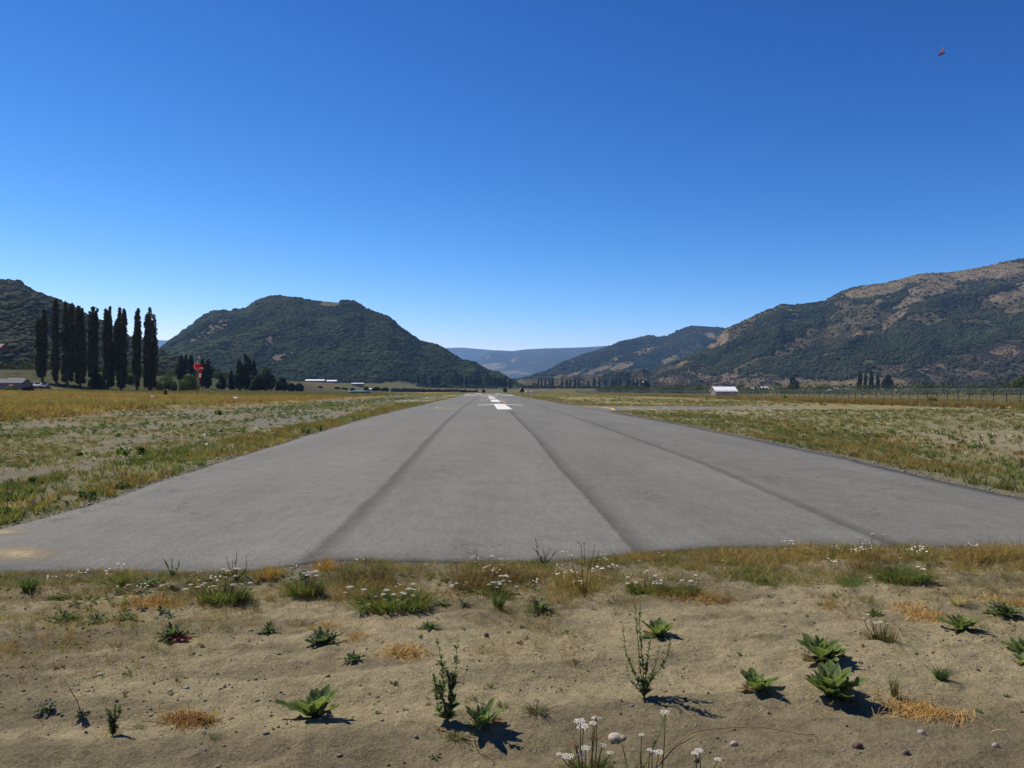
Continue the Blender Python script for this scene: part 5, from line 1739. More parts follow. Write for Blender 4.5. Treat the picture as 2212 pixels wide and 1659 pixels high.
# ------------------------------------------------------------------ the verge in front: grass tufts traced as patches (px, py, rx, ry, count, height, kind)
G_GOLD = [GOLD * 1.25, STRAW * 1.1, GOLD, RUST * 1.3]
G_ORNG = [np.array((0.34, 0.165, 0.03)), GOLD * 1.2]
G_GREEN = [GREEN * 1.5, GREEN * 1.0, OLIVE * 1.2]
G_MIX = [OLIVE * 1.3, GOLD * 1.1, STRAW * 1.1, GREEN * 1.1, RUST * 1.3]
G_BRWN = [RUST * 1.2, np.array((0.13, 0.085, 0.045)), OLIVE * 0.8]
KIND = {'gold': G_GOLD, 'orng': G_ORNG, 'green': G_GREEN, 'mix': G_MIX, 'brwn': G_BRWN}
PATCH = [
    (2320, 1225, 140, 20, 500, 0.11, 'gold'), (2560, 1232, 160, 22, 420, 0.10, 'mix'), (-180, 1262, 160, 22, 300, 0.06, 'mix'),
    (40, 1250, 60, 8, 120, 0.05, 'mix'), (200, 1256, 70, 10, 160, 0.05, 'mix'), (120, 1285, 90, 18, 200, 0.045, 'brwn'), (230, 1295, 70, 16, 160, 0.04, 'mix'), (330, 1256, 50, 12, 130, 0.05, 'mix'), (440, 1295, 60, 18, 160, 0.05, 'brwn'),
    (600, 1285, 60, 20, 170, 0.06, 'mix'), (740, 1290, 60, 20, 170, 0.06, 'gold'), (1300, 1260, 60, 20, 200, 0.06, 'mix'), (1690, 1245, 70, 20, 200, 0.07, 'mix'), (560, 1235, 60, 8, 120, 0.05, 'mix'), (40, 1310, 60, 20, 130, 0.035, 'brwn'),
    (60, 1264, 42, 16, 90, 0.11, 'green'), (100, 1255, 60, 14, 70, 0.07, 'mix'), (265, 1262, 18, 10, 60, 0.09, 'green'), (270, 1255, 22, 10, 40, 0.10, 'gold'),
    (180, 1270, 90, 20, 120, 0.05, 'mix'), (150, 1240, 60, 6, 60, 0.06, 'brwn'), (320, 1308, 75, 14, 150, 0.06, 'orng'), (350, 1300, 60, 16, 70, 0.05, 'brwn'), (420, 1262, 50, 16, 70, 0.06, 'mix'),
    (580, 1255, 22, 11, 120, 0.10, 'orng'), (704, 1242, 13, 10, 90, 0.11, 'orng'), (740, 1250, 22, 10, 60, 0.09, 'green'), (800, 1240, 60, 12, 120, 0.06, 'gold'), (870, 1240, 60, 10, 90, 0.06, 'mix'),
    (930, 1252, 120, 14, 260, 0.09, 'mix'), (820, 1265, 90, 14, 220, 0.12, 'brwn'), (900, 1275, 90, 16, 260, 0.12, 'brwn'), (860, 1290, 70, 14, 160, 0.10, 'mix'), (985, 1278, 70, 14, 200, 0.12, 'brwn'), (1080, 1262, 80, 14, 200, 0.12, 'brwn'),
    (1040, 1240, 60, 12, 120, 0.08, 'mix'), (1130, 1242, 60, 12, 150, 0.07, 'gold'), (1170, 1232, 30, 8, 70, 0.10, 'green'), (1210, 1240, 60, 12, 150, 0.07, 'gold'), (1000, 1215, 60, 5, 50, 0.09, 'brwn'), (1100, 1216, 80, 5, 60, 0.06, 'mix'),
    (1235, 1280, 36, 20, 160, 0.12, 'gold'), (1270, 1290, 30, 18, 110, 0.12, 'mix'), (1300, 1215, 60, 8, 90, 0.07, 'mix'), (1385, 1216, 40, 8, 140, 0.08, 'gold'), (1420, 1210, 40, 7, 90, 0.06, 'mix'), (1450, 1262, 90, 14, 180, 0.08, 'mix'),
    (1500, 1235, 70, 12, 150, 0.09, 'mix'), (1560, 1225, 60, 14, 170, 0.10, 'gold'), (1620, 1222, 70, 14, 240, 0.11, 'gold'), (1600, 1255, 80, 16, 180, 0.09, 'mix'), (1640, 1262, 40, 14, 110, 0.09, 'green'),
    (1710, 1215, 50, 12, 200, 0.10, 'gold'), (1760, 1205, 60, 10, 220, 0.10, 'gold'), (1830, 1205, 60, 11, 240, 0.11, 'mix'), (1900, 1212, 60, 12, 240, 0.11, 'gold'), (1975, 1212, 50, 14, 240, 0.12, 'mix'), (2050, 1218, 60, 13, 260, 0.11, 'gold'),
    (2110, 1210, 50, 14, 240, 0.13, 'gold'), (2170, 1212, 60, 14, 260, 0.13, 'gold'), (1800, 1235, 90, 12, 220, 0.07, 'gold'), (1840, 1268, 26, 12, 110, 0.09, 'green'), (1935, 1252, 60, 13, 200, 0.09, 'green'), (1880, 1245, 50, 12, 120, 0.09, 'brwn'),
    (1750, 1260, 40, 14, 80, 0.08, 'mix'), (1970, 1262, 50, 12, 80, 0.07, 'brwn'), (2120, 1240, 80, 16, 130, 0.06, 'mix'), (2030, 1245, 60, 14, 100, 0.06, 'mix'), (1520, 1300, 60, 10, 80, 0.06, 'orng'), (1450, 1300, 40, 12, 80, 0.07, 'mix'), (1560, 1310, 40, 6, 50, 0.05, 'brwn'),
    (1340, 1310, 40, 10, 60, 0.05, 'brwn'), (1180, 1300, 50, 10, 60, 0.06, 'mix'), (640, 1300, 50, 10, 60, 0.05, 'brwn'), (560, 1300, 40, 12, 60, 0.05, 'mix'), (720, 1310, 60, 10, 60, 0.05, 'brwn'), (490, 1240, 60, 10, 90, 0.07, 'mix'), (380, 1240, 40, 8, 60, 0.09, 'green'),
    (705, 1370, 30, 8, 40, 0.05, 'orng'), (770, 1395, 22, 10, 40, 0.06, 'orng'), (650, 1360, 30, 6, 30, 0.04, 'brwn'), (535, 1362, 24, 8, 40, 0.05, 'orng'), (140, 1398, 40, 8, 50, 0.04, 'orng'), (20, 1408, 26, 8, 30, 0.04, 'orng'), (30, 1360, 30, 8, 30, 0.05, 'mix'),
    (1330, 1340, 22, 8, 30, 0.05, 'brwn'), (1200, 1345, 20, 6, 20, 0.04, 'brwn'), (1265, 1345, 22, 6, 24, 0.04, 'brwn'), (1560, 1345, 14, 5, 14, 0.04, 'gold'), (1665, 1400, 20, 6, 24, 0.04, 'gold'), (1790, 1320, 20, 7, 30, 0.05, 'orng'), (1870, 1320, 30, 8, 30, 0.05, 'mix'), (2190, 1310, 40, 10, 60, 0.06, 'orng'),
]


def front_grass():
    rng = np.random.default_rng(8)
    X, Y, H, K = [], [], [], []
    for px, py, rx, ry, n, h, kd in PATCH:
        n = int(n * 1.9)
        q = rng.normal(0, 0.62, (n, 2))
        x, y = W(px + q[:, 0] * rx, py + q[:, 1] * ry)
        c = KIND[kd]
        X.append(x)
        Y.append(y)
        H.append(h * 0.74 * rng.lognormal(0, 0.35, n))
        K.append(pal(rng, n, c, [1] * len(c)))
    x, y, h, k = np.concatenate(X), np.concatenate(Y), np.concatenate(H), np.concatenate(K)
    ok = (y < edge_near(x) - 0.02) & (fbm(x * 3.0, y * 3.0, 37, 2) + rng.normal(0, 0.1, len(x)) > 0.43)
    x, y, h, k = x[ok], y[ok], h[ok], k[ok]
    strew("foreground_grass", "dry golden and green grass along the near end of the runway", T_FINE, x, y, h, 1.1, k, seed=51)
    # thin sparse stems between
    x = rng.uniform(-8.5, 10, 40000)
    y = edge_near(x) - np.abs(rng.normal(0, 0.75 + 0.9 * (fbm(x * 0.9, 2.0 + 0 * x, 39, 3) > 0.5), 40000)) - 0.03
    keep = fbm(x * 1.6, y * 2.0, 33, 4) + rng.normal(0, 0.05, 40000) > 0.48
    x, y = x[keep], y[keep]
    strew("sparse_grass", "thin sparse dry stems between the tufts at the runway's near end", T_FINE, x, y, rng.uniform(0.015, 0.085, len(x)) * rng.uniform(0.6, 1.2, len(x)), 1.2, pal(rng, len(x), G_MIX + G_BRWN, [1] * 8), seed=52)
    x = rng.uniform(-5.5, 6.5, 1500)
    y = edge_near(x) - np.abs(rng.normal(0.3, 0.45, 1500)) - 0.28
    keep = (fbm(x * 1.1, y * 1.4, 36, 3) > 0.50) & (rng.uniform(0, 1, 1500) < 0.13)
    x, y = x[keep], y[keep]
    strew("white_flowers", "small white flower heads dotted through the near verge", T_FLOWER, x, y, rng.uniform(0.05, 0.15, len(x)), 0.8, pal(rng, len(x), [(0.6, 0.58, 0.5), (0.4, 0.33, 0.2), (0.55, 0.55, 0.42)], [3, 1, 1]), "flowers", M_FLOWER, seed=54)
    x = rng.uniform(-8.5, 10, 2600)
    y = edge_near(x) - np.abs(rng.normal(0.2, 0.6, 2600)) - 0.05
    keep = fbm(x * 1.2, y * 1.4, 38, 3) > 0.5
    x, y = x[keep], y[keep]
    strew("verge_weeds", "low green weeds mixed through the near verge", T_WEED, x, y, rng.uniform(0.02, 0.075, len(x)), 1.2, pal(rng, len(x), [GREEN, GREEN * 1.4, OLIVE * 1.2, (0.13, 0.16, 0.10)], [3, 2, 2, 1]), "weeds", seed=55)
    x = rng.uniform(-6, 7, 620)
    y = rng.uniform(3.7, 6.9, 620)
    keep = fbm(x * 0.8, y * 1.0, 40, 3) + rng.normal(0, 0.06, 620) > 0.54
    x, y = x[keep], y[keep]
    strew("small_weeds", "tiny grey green seedlings scattered over the sandy foreground", T_WEED, x, y, rng.uniform(0.008, 0.034, len(x)), 1.3, pal(rng, len(x), [GREEN * 0.9, (0.11, 0.13, 0.075), OLIVE, RUST * 0.9], [3, 3, 2, 2]), "weeds", seed=56)
    x = rng.uniform(-6, 7, 900)
    y = rng.uniform(3.6, 6.9, 900)
    keep = fbm(x * 0.7 + 5, y * 0.9, 42, 3) + rng.normal(0, 0.05, 900) > 0.56
    x, y = x[keep], y[keep]
    strew("dry_stems", "loose dry straws and dead grass bits on the sandy foreground", T_STRAW, x, y, rng.uniform(0.02, 0.055, len(x)), 1.0, pal(rng, len(x), [STRAW * 1.2, GOLD, RUST * 1.2], [3, 2, 2]), "dry grass", seed=57)
    x = rng.uniform(-5, 5.5, 900)
    y = rng.uniform(3.6, 7.0, 900)
    keep = fbm(x * 0.9, y * 1.2, 34, 3) > 0.52
    x, y = x[keep], y[keep]
    strew("dry_litter", "tiny dry plant scraps strewn over the sandy foreground", T_STRAW, x, y, rng.uniform(0.012, 0.03, len(x)), 1.2, pal(rng, len(x), [STRAW, RUST, SAND_D], [1, 2, 2]), "plant litter", seed=53)


front_grass()


def rock_shape(rng):
    bpy_V = []
    import itertools
    V = []
    for i, th in enumerate((0.0, 0.6, 1.2, 1.9, 2.5)):
        m = 1 if i == 0 else 7
        for k in range(m):
            q = 6.283 * k / m + rng.normal(0, 0.12)
            r = rng.uniform(0.8, 1.15)
            V.append((r * math.sin(th) * math.cos(q), r * math.sin(th) * math.sin(q) * 0.8, r * math.cos(th) * 0.62 + 0.25))
    Fc = [(0, 1 + k, 1 + (k + 1) % 7) for k in range(7)]
    for i in range(3):
        for k in range(7):
            a, b = 1 + i * 7 + k, 1 + i * 7 + (k + 1) % 7
            Fc += [(a, a + 7, b + 7), (a, b + 7, b)]
    return np.array(V), np.array(Fc)


rrng = np.random.default_rng(12)
ROCKS = [rock_shape(rrng) for _ in range(8)]


def stones():
    rng = np.random.default_rng(13)
    n = 3600
    x, y = rng.uniform(-5.2, 5.6, n), rng.uniform(3.3, 7.6, n)
    keep = (fbm(x * 0.8, y * 0.9, 41, 3) + rng.normal(0, 0.08, n) > 0.5) & (y < edge_near(x) - 0.05)
    x, y = x[keep], y[keep]
    s = 0.0034 * rng.lognormal(0.2, 0.65, len(x))
    o = scatter("pebbles", ROCKS, np.stack([x, y, gz(x, y) - s * 0.1], 1), np.minimum(s, 0.013)[:, None] * rng.uniform(0.6, 1.35, (len(x), 3)), rng.uniform(0, 6.28, len(x)), pal(rng, len(x), [(0.13, 0.105, 0.078), (0.17, 0.14, 0.10), (0.23, 0.20, 0.165), (0.14, 0.09, 0.06), (0.07, 0.055, 0.045)], [3, 4, 2, 1, 1]), M_STONE, 0.12, 3)
    tag(o, "small pebbles and clods scattered over the sandy foreground", "pebbles", kind="stuff")
    n = 11000
    x, y = rng.uniform(-5.2, 5.6, n), rng.uniform(3.3, 7.8, n)
    cl = fbm(x * 0.9 + 3, y * 1.3, 45, 4)
    keep = (cl + rng.normal(0, 0.03, n) > 0.555) & (y < edge_near(x) - 0.05)
    x, y = x[keep], y[keep]
    s = np.minimum(0.0045 * rng.lognormal(0.1, 0.55, len(x)), 0.016)
    o = scatter("clods", ROCKS, np.stack([x, y, gz(x, y) - s * 0.15], 1), s[:, None] * rng.uniform(0.6, 1.4, (len(x), 3)), rng.uniform(0, 6.28, len(x)), pal(rng, len(x), [SAND_D, SAND * 0.75, SAND_D * 0.7, GRAVEL], [3, 3, 2, 1]), M_STONE, 0.1, 5)
    tag(o, "crumbly soil clods lying in drifts on the sandy foreground", "soil", kind="stuff")
    # crushed edge of the asphalt
    n = 2600
    x = rng.uniform(-6.5, 8.0, n)
    y = edge_near(x) - np.abs(rng.normal(0, 0.14, n)) + 0.02
    s = 0.006 * rng.lognormal(0, 0.4, n)
    o = scatter("gravel", ROCKS, np.stack([x, y, gz(x, y)], 1), s, rng.uniform(0, 6.28, n), pal(rng, n, [(0.07, 0.07, 0.068), (0.12, 0.12, 0.115), (0.18, 0.17, 0.16)], [3, 3, 1]), M_STONE, 0.05, 4)
    tag(o, "crumbled dark gravel along the broken near edge of the asphalt", "gravel", kind="stuff")
    n = 9000
    sd = rng.integers(0, 2, n)
    y = 9.5 * (120 / 9.5) ** rng.uniform(0, 1, n)
    off = np.abs(rng.normal(0, 0.35, n)) + 0.03
    X = np.where(sd == 0, edge_left(y) - off, edge_right(y) + off)
    ok = ~((sd == 1) & (y > 66) & (y < 92))
    X, y = X[ok], y[ok]
    x = X - RUN * y
    n = len(x)
    s = (0.007 + 0.0003 * y) * rng.lognormal(0, 0.4, n)
    o = scatter("gravel", ROCKS, np.stack([x, y, gz(x, y)], 1), s, rng.uniform(0, 6.28, n), pal(rng, n, [(0.12, 0.11, 0.095), (0.18, 0.165, 0.14), (0.26, 0.235, 0.19)], [3, 3, 1]), M_STONE, 0.05, 6)
    tag(o, "pale loose gravel along both sides of the runway", "gravel", kind="stuff")
    n = 6000
    y = rng.uniform(9.5, 30, n)
    X = edge_left(y) - rng.uniform(1.5, 14, n)
    x = X - RUN * y
    keep = fbm(X * 0.3, y * 0.2, 44, 3) > 0.45
    x, y = x[keep], y[keep]
    s = 0.012 * rng.lognormal(0, 0.5, len(x))
    o = scatter("gravel", ROCKS, np.stack([x, y, gz(x, y)], 1), s, rng.uniform(0, 6.28, len(x)), pal(rng, len(x), [(0.15, 0.15, 0.145), (0.22, 0.22, 0.21), (0.10, 0.10, 0.095)], [3, 2, 2]), M_STONE, 0.05, 8)
    tag(o, "grey gravel spread over the bare strip at the left edge", "gravel", kind="stuff")
    ST = [(1332, 1600, 0.042, (0.40, 0.34, 0.28), "large pale angular stone behind the near white flowers"), (1345, 1604, 0.022, (0.26, 0.21, 0.17), "brown stone touching the large pale stone"),
          (1585, 1630, 0.021, (0.40, 0.30, 0.24), "rounded pinkish pale stone near the bottom edge"), (1549, 1611, 0.012, (0.11, 0.075, 0.06), "small dark stone beside the long dry grass arc"),
          (1852, 1636, 0.028, (0.10, 0.055, 0.045), "dark red-brown stone near the bottom right"), (1823, 1642, 0.012, (0.20, 0.17, 0.15), "small grey stone left of the dark red-brown one"),
          (1957, 1650, 0.024, (0.12, 0.09, 0.07), "brown stone at the bottom edge on the right"), (1990, 1612, 0.02, (0.30, 0.27, 0.24), "pale grey stone below the large straw mat"),
          (404, 1502, 0.018, (0.36, 0.34, 0.31), "flat pale stone in the bare sand at left"), (216, 1470, 0.018, (0.33, 0.29, 0.26), "pale stone with a dark side at far left"),
          (440, 1604, 0.013, (0.07, 0.045, 0.035), "round dark clod left of the small silvery plant"), (368, 1508, 0.012, (0.30, 0.28, 0.26), "small pale stone left of the flat pale one"),
          (692, 1577, 0.012, (0.34, 0.31, 0.27), "small pale stone under the leftmost big mullein"), (825, 1575, 0.013, (0.24, 0.2, 0.17), "brown stone between the two nearest mulleins"),
          (1050, 1393, 0.024, (0.13, 0.07, 0.05), "reddish flat clod on the sand near the middle"), (2150, 1638, 0.02, (0.28, 0.25, 0.22), "grey stone in the bottom right corner"), (2075, 1365, 0.009, (0.3, 0.3, 0.3), "tiny pale stone by the right mullein")]
    for i, (px, py, r, c, lb) in enumerate(ST):
        x, y = W(px, py)
        z = g1(x, y)
        pv, pf = ROCKS[i % 8]
        o = build("stone", pv * r, pf, M_STONE, None, np.array(c), True)
        o.location = (float(x), float(y), z - r * 0.05)
        o.rotation_euler = (0, 0, i * 1.7)
        tag(o, lb, "stone")


stones()


# ------------------------------------------------------------------ single plants in front
def leaf(L, Wd, az, el, curl, fold=0.25, wav=0.0, seg=9, tooth=0.0, rng=None, base=0.0, tip=1.0, stalk=0.12, blunt=False):
    """one leaf: spine leaves the root at elevation el and bends down by curl; returns vertices and quads"""
    t = np.linspace(0, 1, seg)
    ang = el - curl * t ** 1.3
    dl = L / (seg - 1)
    r = np.concatenate([[0], np.cumsum(np.cos(ang[:-1]) * dl)]) + base
    z = np.concatenate([[0], np.cumsum(np.sin(ang[:-1]) * dl)])
    prof = np.clip(np.sin(math.pi * np.clip((t - stalk * 0.4) / (1 - stalk * 0.4), 0, 1) ** 0.85), 0, 1) ** 0.75
    prof = np.maximum(prof, 0.10 * (t < 0.35)) * (1 - 0.35 * (1 - tip) * t)
    prof[-1] = 0.02
    if blunt:
        prof = np.clip(np.sin(math.pi * (0.05 + 0.94 * t ** 1.1)), 0, 1) ** 0.85
    if tooth:
        prof = prof * (1 - tooth * (np.arange(seg) % 2))
    V = []
    ph = 0 if rng is None else rng.uniform(0, 6.28)
    for i in range(seg):
        wv = prof[i] * Wd
        nx, nz = -math.sin(ang[i]), math.cos(ang[i])
        for s in (-1, -0.5, 0, 0.5, 1):
            up = fold * abs(s) * wv + wav * wv * abs(s) * math.sin(i * 1.7 + ph + (2 if s > 0 else 0))
            V.append((r[i] + nx * up, s * wv * (1 - 0.15 * fold * abs(s)), z[i] + nz * up))
    V = np.array(V)
    ca, sa = math.cos(az), math.sin(az)
    V = np.stack([V[:, 0] * ca - V[:, 1] * sa, V[:, 0] * sa + V[:, 1] * ca, V[:, 2]], 1)
    Fc = [(i * 5 + k, (i + 1) * 5 + k, (i + 1) * 5 + k + 1, i * 5 + k + 1) for i in range(seg - 1) for k in range(4)]
    return V, Fc


def put(px, py):
    x, y = W(px, py)
    return float(x), float(y), g1(x, y)


def mullein(label, px, py, wpx, hpx, seed, n=15, broad=0.30, c0=(0.078, 0.112, 0.036), c1=(0.140, 0.175, 0.080), group="mullein rosettes on the sand"):
    rng = np.random.default_rng(seed)
    x, y, z = put(px, py)
    k = y / F
    n += 3
    Rd, Ht = wpx * k * 0.5, hpx * k
    L0 = math.hypot(Rd, Ht * 0.8) * 0.92
    t = thing("mullein", label, "plant", (x, y, z), rng.uniform(0, 6.28), group)
    mo, mi = MB(), MB()
    for i in range(n):
        q = i / (n - 1)
        az = i * 2.39996 + rng.normal(0, 0.12)
        el = R(24 + 54 * q ** 0.8 + rng.normal(0, 6))
        L = L0 * (1.10 - 0.42 * q) * rng.uniform(0.72, 1.1)
        V, Fc = leaf(L, L * broad * 0.78 * rng.uniform(0.8, 1.15), az, el, R(rng.uniform(-12, 22)) * (1 - 0.4 * q), 0.34, 0.20, 11, 0, rng, 0.006, blunt=True)
        c = lerp(np.array(c0), np.array(c1), np.array(min(1, q * 0.9 + rng.uniform(0, 0.25))))
        cc = np.tile(c, (len(V), 1))
        cc[0::5] *= 2.1                                      # woolly pale margins and midrib
        cc[4::5] *= 2.1
        cc[2::5] *= 1.25
        (mo if q < 0.6 else mi).add(V, Fc, cc)
    mw = MB()
    for i in range(5):
        L = L0 * rng.uniform(0.55, 0.9)
        V, Fc = leaf(L, L * 0.16, rng.uniform(0, 6.28), R(rng.uniform(2, 12)), R(rng.uniform(0, 14)), 0.5, 0.4, 9, 0.15, rng, 0.01)
        V[:, 2] = np.maximum(V[:, 2], 0.004)
        mw.add(V, Fc, np.array((0.15, 0.105, 0.055)) * rng.uniform(0.6, 1.3))
    mw.build("withered_leaves", M_LEAF, t, True)
    mo.build("outer_leaves", M_LEAF, t, True)
    mi.build("inner_leaves", M_LEAF, t, True)
    return t


mullein("big mullein with wide upright leaves, nearest at the left of centre", 683, 1562, 132, 70, 1, 14, 0.34)
mullein("mullein with narrow pointed leaves beside the twin-stemmed weed", 1042, 1583, 108, 60, 2, 13, 0.22)
mullein("lone mullein left of the two overlapping mulleins", 1635, 1512, 92, 50, 3, 14, 0.30)
mullein("rear one of the two overlapping mulleins on the right", 1778, 1444, 120, 58, 4, 17, 0.29)
mullein("largest mullein, the front one of the overlapping pair on the right", 1798, 1520, 136, 84, 5, 18, 0.31)
mullein("mullein behind the tall branching weed", 1424, 1390, 74, 46, 6, 17, 0.29)
mullein("mullein with upright dark leaves by the right straw mat", 2076, 1378, 84, 50, 7, 13, 0.27)
mullein("mullein cut by the right edge of the picture", 2210, 1424, 70, 50, 8, 12, 0.28)
mullein("small pale flat mullein at the right edge", 2208, 1450, 54, 20, 9, 9, 0.3, (0.15, 0.20, 0.09), (0.2, 0.25, 0.12))


def rosette(label, px, py, wpx, hpx, seed, n=26, c0=(0.032, 0.058, 0.024), c1=(0.150, 0.185, 0.110), slim=0.13, name="leaf_rosette", tooth=0.38, el0=6, el1=60):  # c1: pale leaf tone, raised to carry silvery gloss highlights as colour
    rng = np.random.default_rng(seed)
    x, y, z = put(px, py)
    k = y / F
    Rd, Ht = wpx * k * 0.5, hpx * k
    t = thing(name, label, "plant", (x, y, z), rng.uniform(0, 6.28))
    mo, mi = MB(), MB()
    for i in range(n):
        q = i / (n - 1)
        az = i * 2.39996 + rng.normal(0, 0.2)
        el = R(el0 + el1 * q ** 1.2 + rng.normal(0, 6))
        L = max(Rd * 1.02, Ht) * (1.0 - 0.30 * q) * rng.uniform(0.75, 1.1)
        V, Fc = leaf(L, L * slim * rng.uniform(0.8, 1.4), az, el, R(rng.uniform(-5, 50)), 0.35, 0.5, 13, tooth, rng, 0.003)
        c = lerp(np.array(c0), np.array(c1), np.array(rng.uniform(0, 1)))
        (mo if q < 0.55 else mi).add(V, Fc, c)
    mo.build("outer_leaves", M_LEAF, t, True)
    mi.build("inner_leaves", M_LEAF, t, True)
    return t


GREY0, GREY1 = (0.13, 0.155, 0.125), (0.20, 0.225, 0.18)
for args in [
    ("largest dark toothed rosette, behind the big left mullein", 697, 1400, 100, 44, 11, 34),
    ("small dark toothed rosette right of the largest one", 763, 1442, 68, 34, 12, 26),
    ("dark low rosette below the middle flower clump", 925, 1372, 64, 26, 13, 26),
    ("small flat rosette left of the largest dark one", 582, 1377, 60, 22, 14, 24),
    ("dark rosette with the red litter at its foot", 371, 1392, 96, 36, 15, 30),
    ("left part of the wide low green cluster at left", 210, 1362, 74, 30, 16, 26),
    ("right part of the wide low green cluster at left", 272, 1358, 76, 34, 17, 28),
    ("low green rosette at far left above the wide cluster", 138, 1350, 86, 28, 18, 28),
    ("spreading rosette in the middle of the verge with long thin leaves", 1166, 1330, 92, 36, 19, 30),
    ("spiky dark green rosette by the right edge", 2170, 1342, 98, 48, 20, 44),
    ("flat grey rosette behind the red litter rosette", 368, 1343, 52, 12, 21, 16, GREY0, GREY1),
    ("flat pale rosette between the two left rosettes", 487, 1371, 30, 8, 22, 12, GREY0, GREY1),
    ("silvery grey crumpled rosette at bottom left", 100, 1552, 70, 30, 23, 20, GREY0, GREY1, 0.24),
    ("small dark rosette at the root of the leaning flower stalk", 176, 1562, 40, 18, 24, 16, (0.03, 0.04, 0.026), (0.07, 0.08, 0.05), 0.16),
    ("small bright green rosette behind the right straw mat", 1890, 1346, 50, 22, 25, 24, (0.05, 0.10, 0.03), (0.09, 0.14, 0.05), 0.16),
    ("small pale star-shaped plant at the asphalt edge left of centre", 772, 1216, 18, 10, 26, 14, GREY0, GREY1, 0.12),
    ("pale small rosette right of the middle flower clump", 1001, 1321, 30, 22, 27, 18, GREY0, GREY1, 0.14),
    ("dark small rosette by the middle flower clump", 958, 1323, 40, 26, 28, 20),
    ("greyish flat rosette left of the flowering clump at left", 340, 1346, 26, 10, 29, 14, GREY0, GREY1, 0.16),
    ("green low plant at far left below the verge tuft", 125, 1300, 60, 22, 30, 24, (0.06, 0.10, 0.035), (0.11, 0.15, 0.06), 0.16),
    ("pale leafed low plant right of the small gold tuft at left", 318, 1272, 70, 14, 31, 26, GREY0, (0.17, 0.21, 0.14), 0.14),
]:
    rosette(*args)


def fine_tuft(label, px, py, wpx, hpx, seed, n=60, cols=(GREEN, DKGREEN * 1.3), lean=0.8, name="grass_tuft"):
    rng = np.random.default_rng(seed)
    x, y, z = put(px, py)
    k = y / F
    V, Fc = tuft(rng, n, 0.25, 0.018, lean)
    c = np.repeat(pal(rng, n, cols, [1] * len(cols)), 5, 0)
    V = V * np.array((wpx * k * 0.6, wpx * k * 0.6, hpx * k))
    o = build(name, V, Fc, M_GRASS, None, np.clip(c, 0, 1))
    o.location = (x, y, z)
    return tag(o, label, "plant")


fine_tuft("fine dark green cushion with dry straws on the right sand", 2033, 1484, 62, 34, 41, 150)
fine_tuft("slender upright green grass tuft above the large straw mat", 1932, 1516, 46, 62, 42, 60, (OLIVE, GREEN, RUST * 0.8), 0.5)
fine_tuft("pale feathery grass plume by the right straw mats", 2068, 1322, 48, 34, 43, 90, (STRAW * 1.3, np.array((0.4, 0.36, 0.2))), 1.0)
fine_tuft("round dark green clump in the middle of the verge", 1077, 1328, 52, 34, 44, 160, (GREEN, DKGREEN * 1.2), 0.6)
fine_tuft("small silvery grass cushion at bottom left of centre", 460, 1622, 42, 18, 45, 70, (np.array((0.17, 0.18, 0.11)), np.array((0.13, 0.15, 0.08))), 0.8)
fine_tuft("grey-green creeping tuft between the near mullein and tall weed", 1160, 1556, 82, 18, 46, 130, (np.array((0.11, 0.11, 0.06)), OLIVE * 0.9), 0.9)
fine_tuft("olive creeping tuft at the foot of the twin-stemmed weed", 985, 1600, 70, 16, 47, 90, (np.array((0.13, 0.12, 0.06)), OLIVE * 0.9), 0.9)
fine_tuft("grey-green tuft right of the narrow-leaved mullein", 1085, 1540, 50, 20, 48, 80, (np.array((0.11, 0.11, 0.07)), OLIVE * 0.8), 0.8)
fine_tuft("small silvery patch left of the straw mat at bottom left", 300, 1510 + 62, 46, 10, 49, 60, (np.array((0.15, 0.15, 0.11)), OLIVE), 0.9)
fine_tuft("bright green grass clump at the left end of the verge", 62, 1285, 70, 34, 50, 150, (GREEN * 1.2, GREEN * 0.8), 0.5)
fine_tuft("yellow green tuft at the asphalt edge left of the tall dark stems", 265, 1274, 44, 30, 51, 120, (GREEN * 1.3, OLIVE * 1.2, GOLD), 0.5)
fine_tuft("pale dry grass fan behind the narrow-leaved mullein", 1022, 1556, 60, 54, 52, 9, (STRAW * 1.4, STRAW * 1.2), 0.9)


def straw_mat(label, px, py, rx, ry, ang, n, seed, c=(0.40, 0.255, 0.095)):
    rng = np.random.default_rng(seed)
    x0, y0, z0 = put(px, py)
    mb_V, mb_F, mb_K = [], [], []
    for i in range(n):
        q = rng.normal(0, 0.5, 2)
        ca, sa = math.cos(R(ang)), math.sin(R(ang))
        ax, ay = W(px + (q[0] * rx * ca - q[1] * ry * sa), py + (q[0] * rx * sa + q[1] * ry * ca))
        d = rng.uniform(0, 6.28)
        L = rng.uniform(0.05, 0.13)
        h = abs(rng.normal(0, 0.022)) + 0.004
        w_ = 0.0016
        s = 4
        t = np.linspace(0, 1, s)
        cx = ax + np.cos(d) * L * (t - 0.5) + rng.normal(0, 0.006) * np.sin(t * 3)
        cy = ay + np.sin(d) * L * (t - 0.5)
        cz = gz(cx, cy) + h * np.sin(np.clip(t * rng.uniform(0.8, 1.6), 0, 1) * math.pi) + 0.004
        px_, py_ = -math.sin(d) * w_, math.cos(d) * w_
        b = len(mb_V)
        for k in range(s):
            mb_V += [(cx[k] - px_ - x0, cy[k] - py_ - y0, cz[k] - z0), (cx[k] + px_ - x0, cy[k] + py_ - y0, cz[k] - z0 + 0.001)]
        mb_F += [(b + 2 * k, b + 2 * k + 1, b + 2 * k + 3, b + 2 * k + 2) for k in range(s - 1)]
        cc = np.array(c) * rng.lognormal(0, 0.28) * np.array((1, rng.uniform(0.9, 1.1), rng.uniform(0.8, 1.3)))
        mb_K += [tuple(cc)] * (2 * s)
    o = build("straw_mat", np.array(mb_V), mb_F, M_GRASS, None, np.clip(np.array(mb_K), 0, 0.8))
    o.location = (x0, y0, z0)
    return tag(o, label, "dry grass")


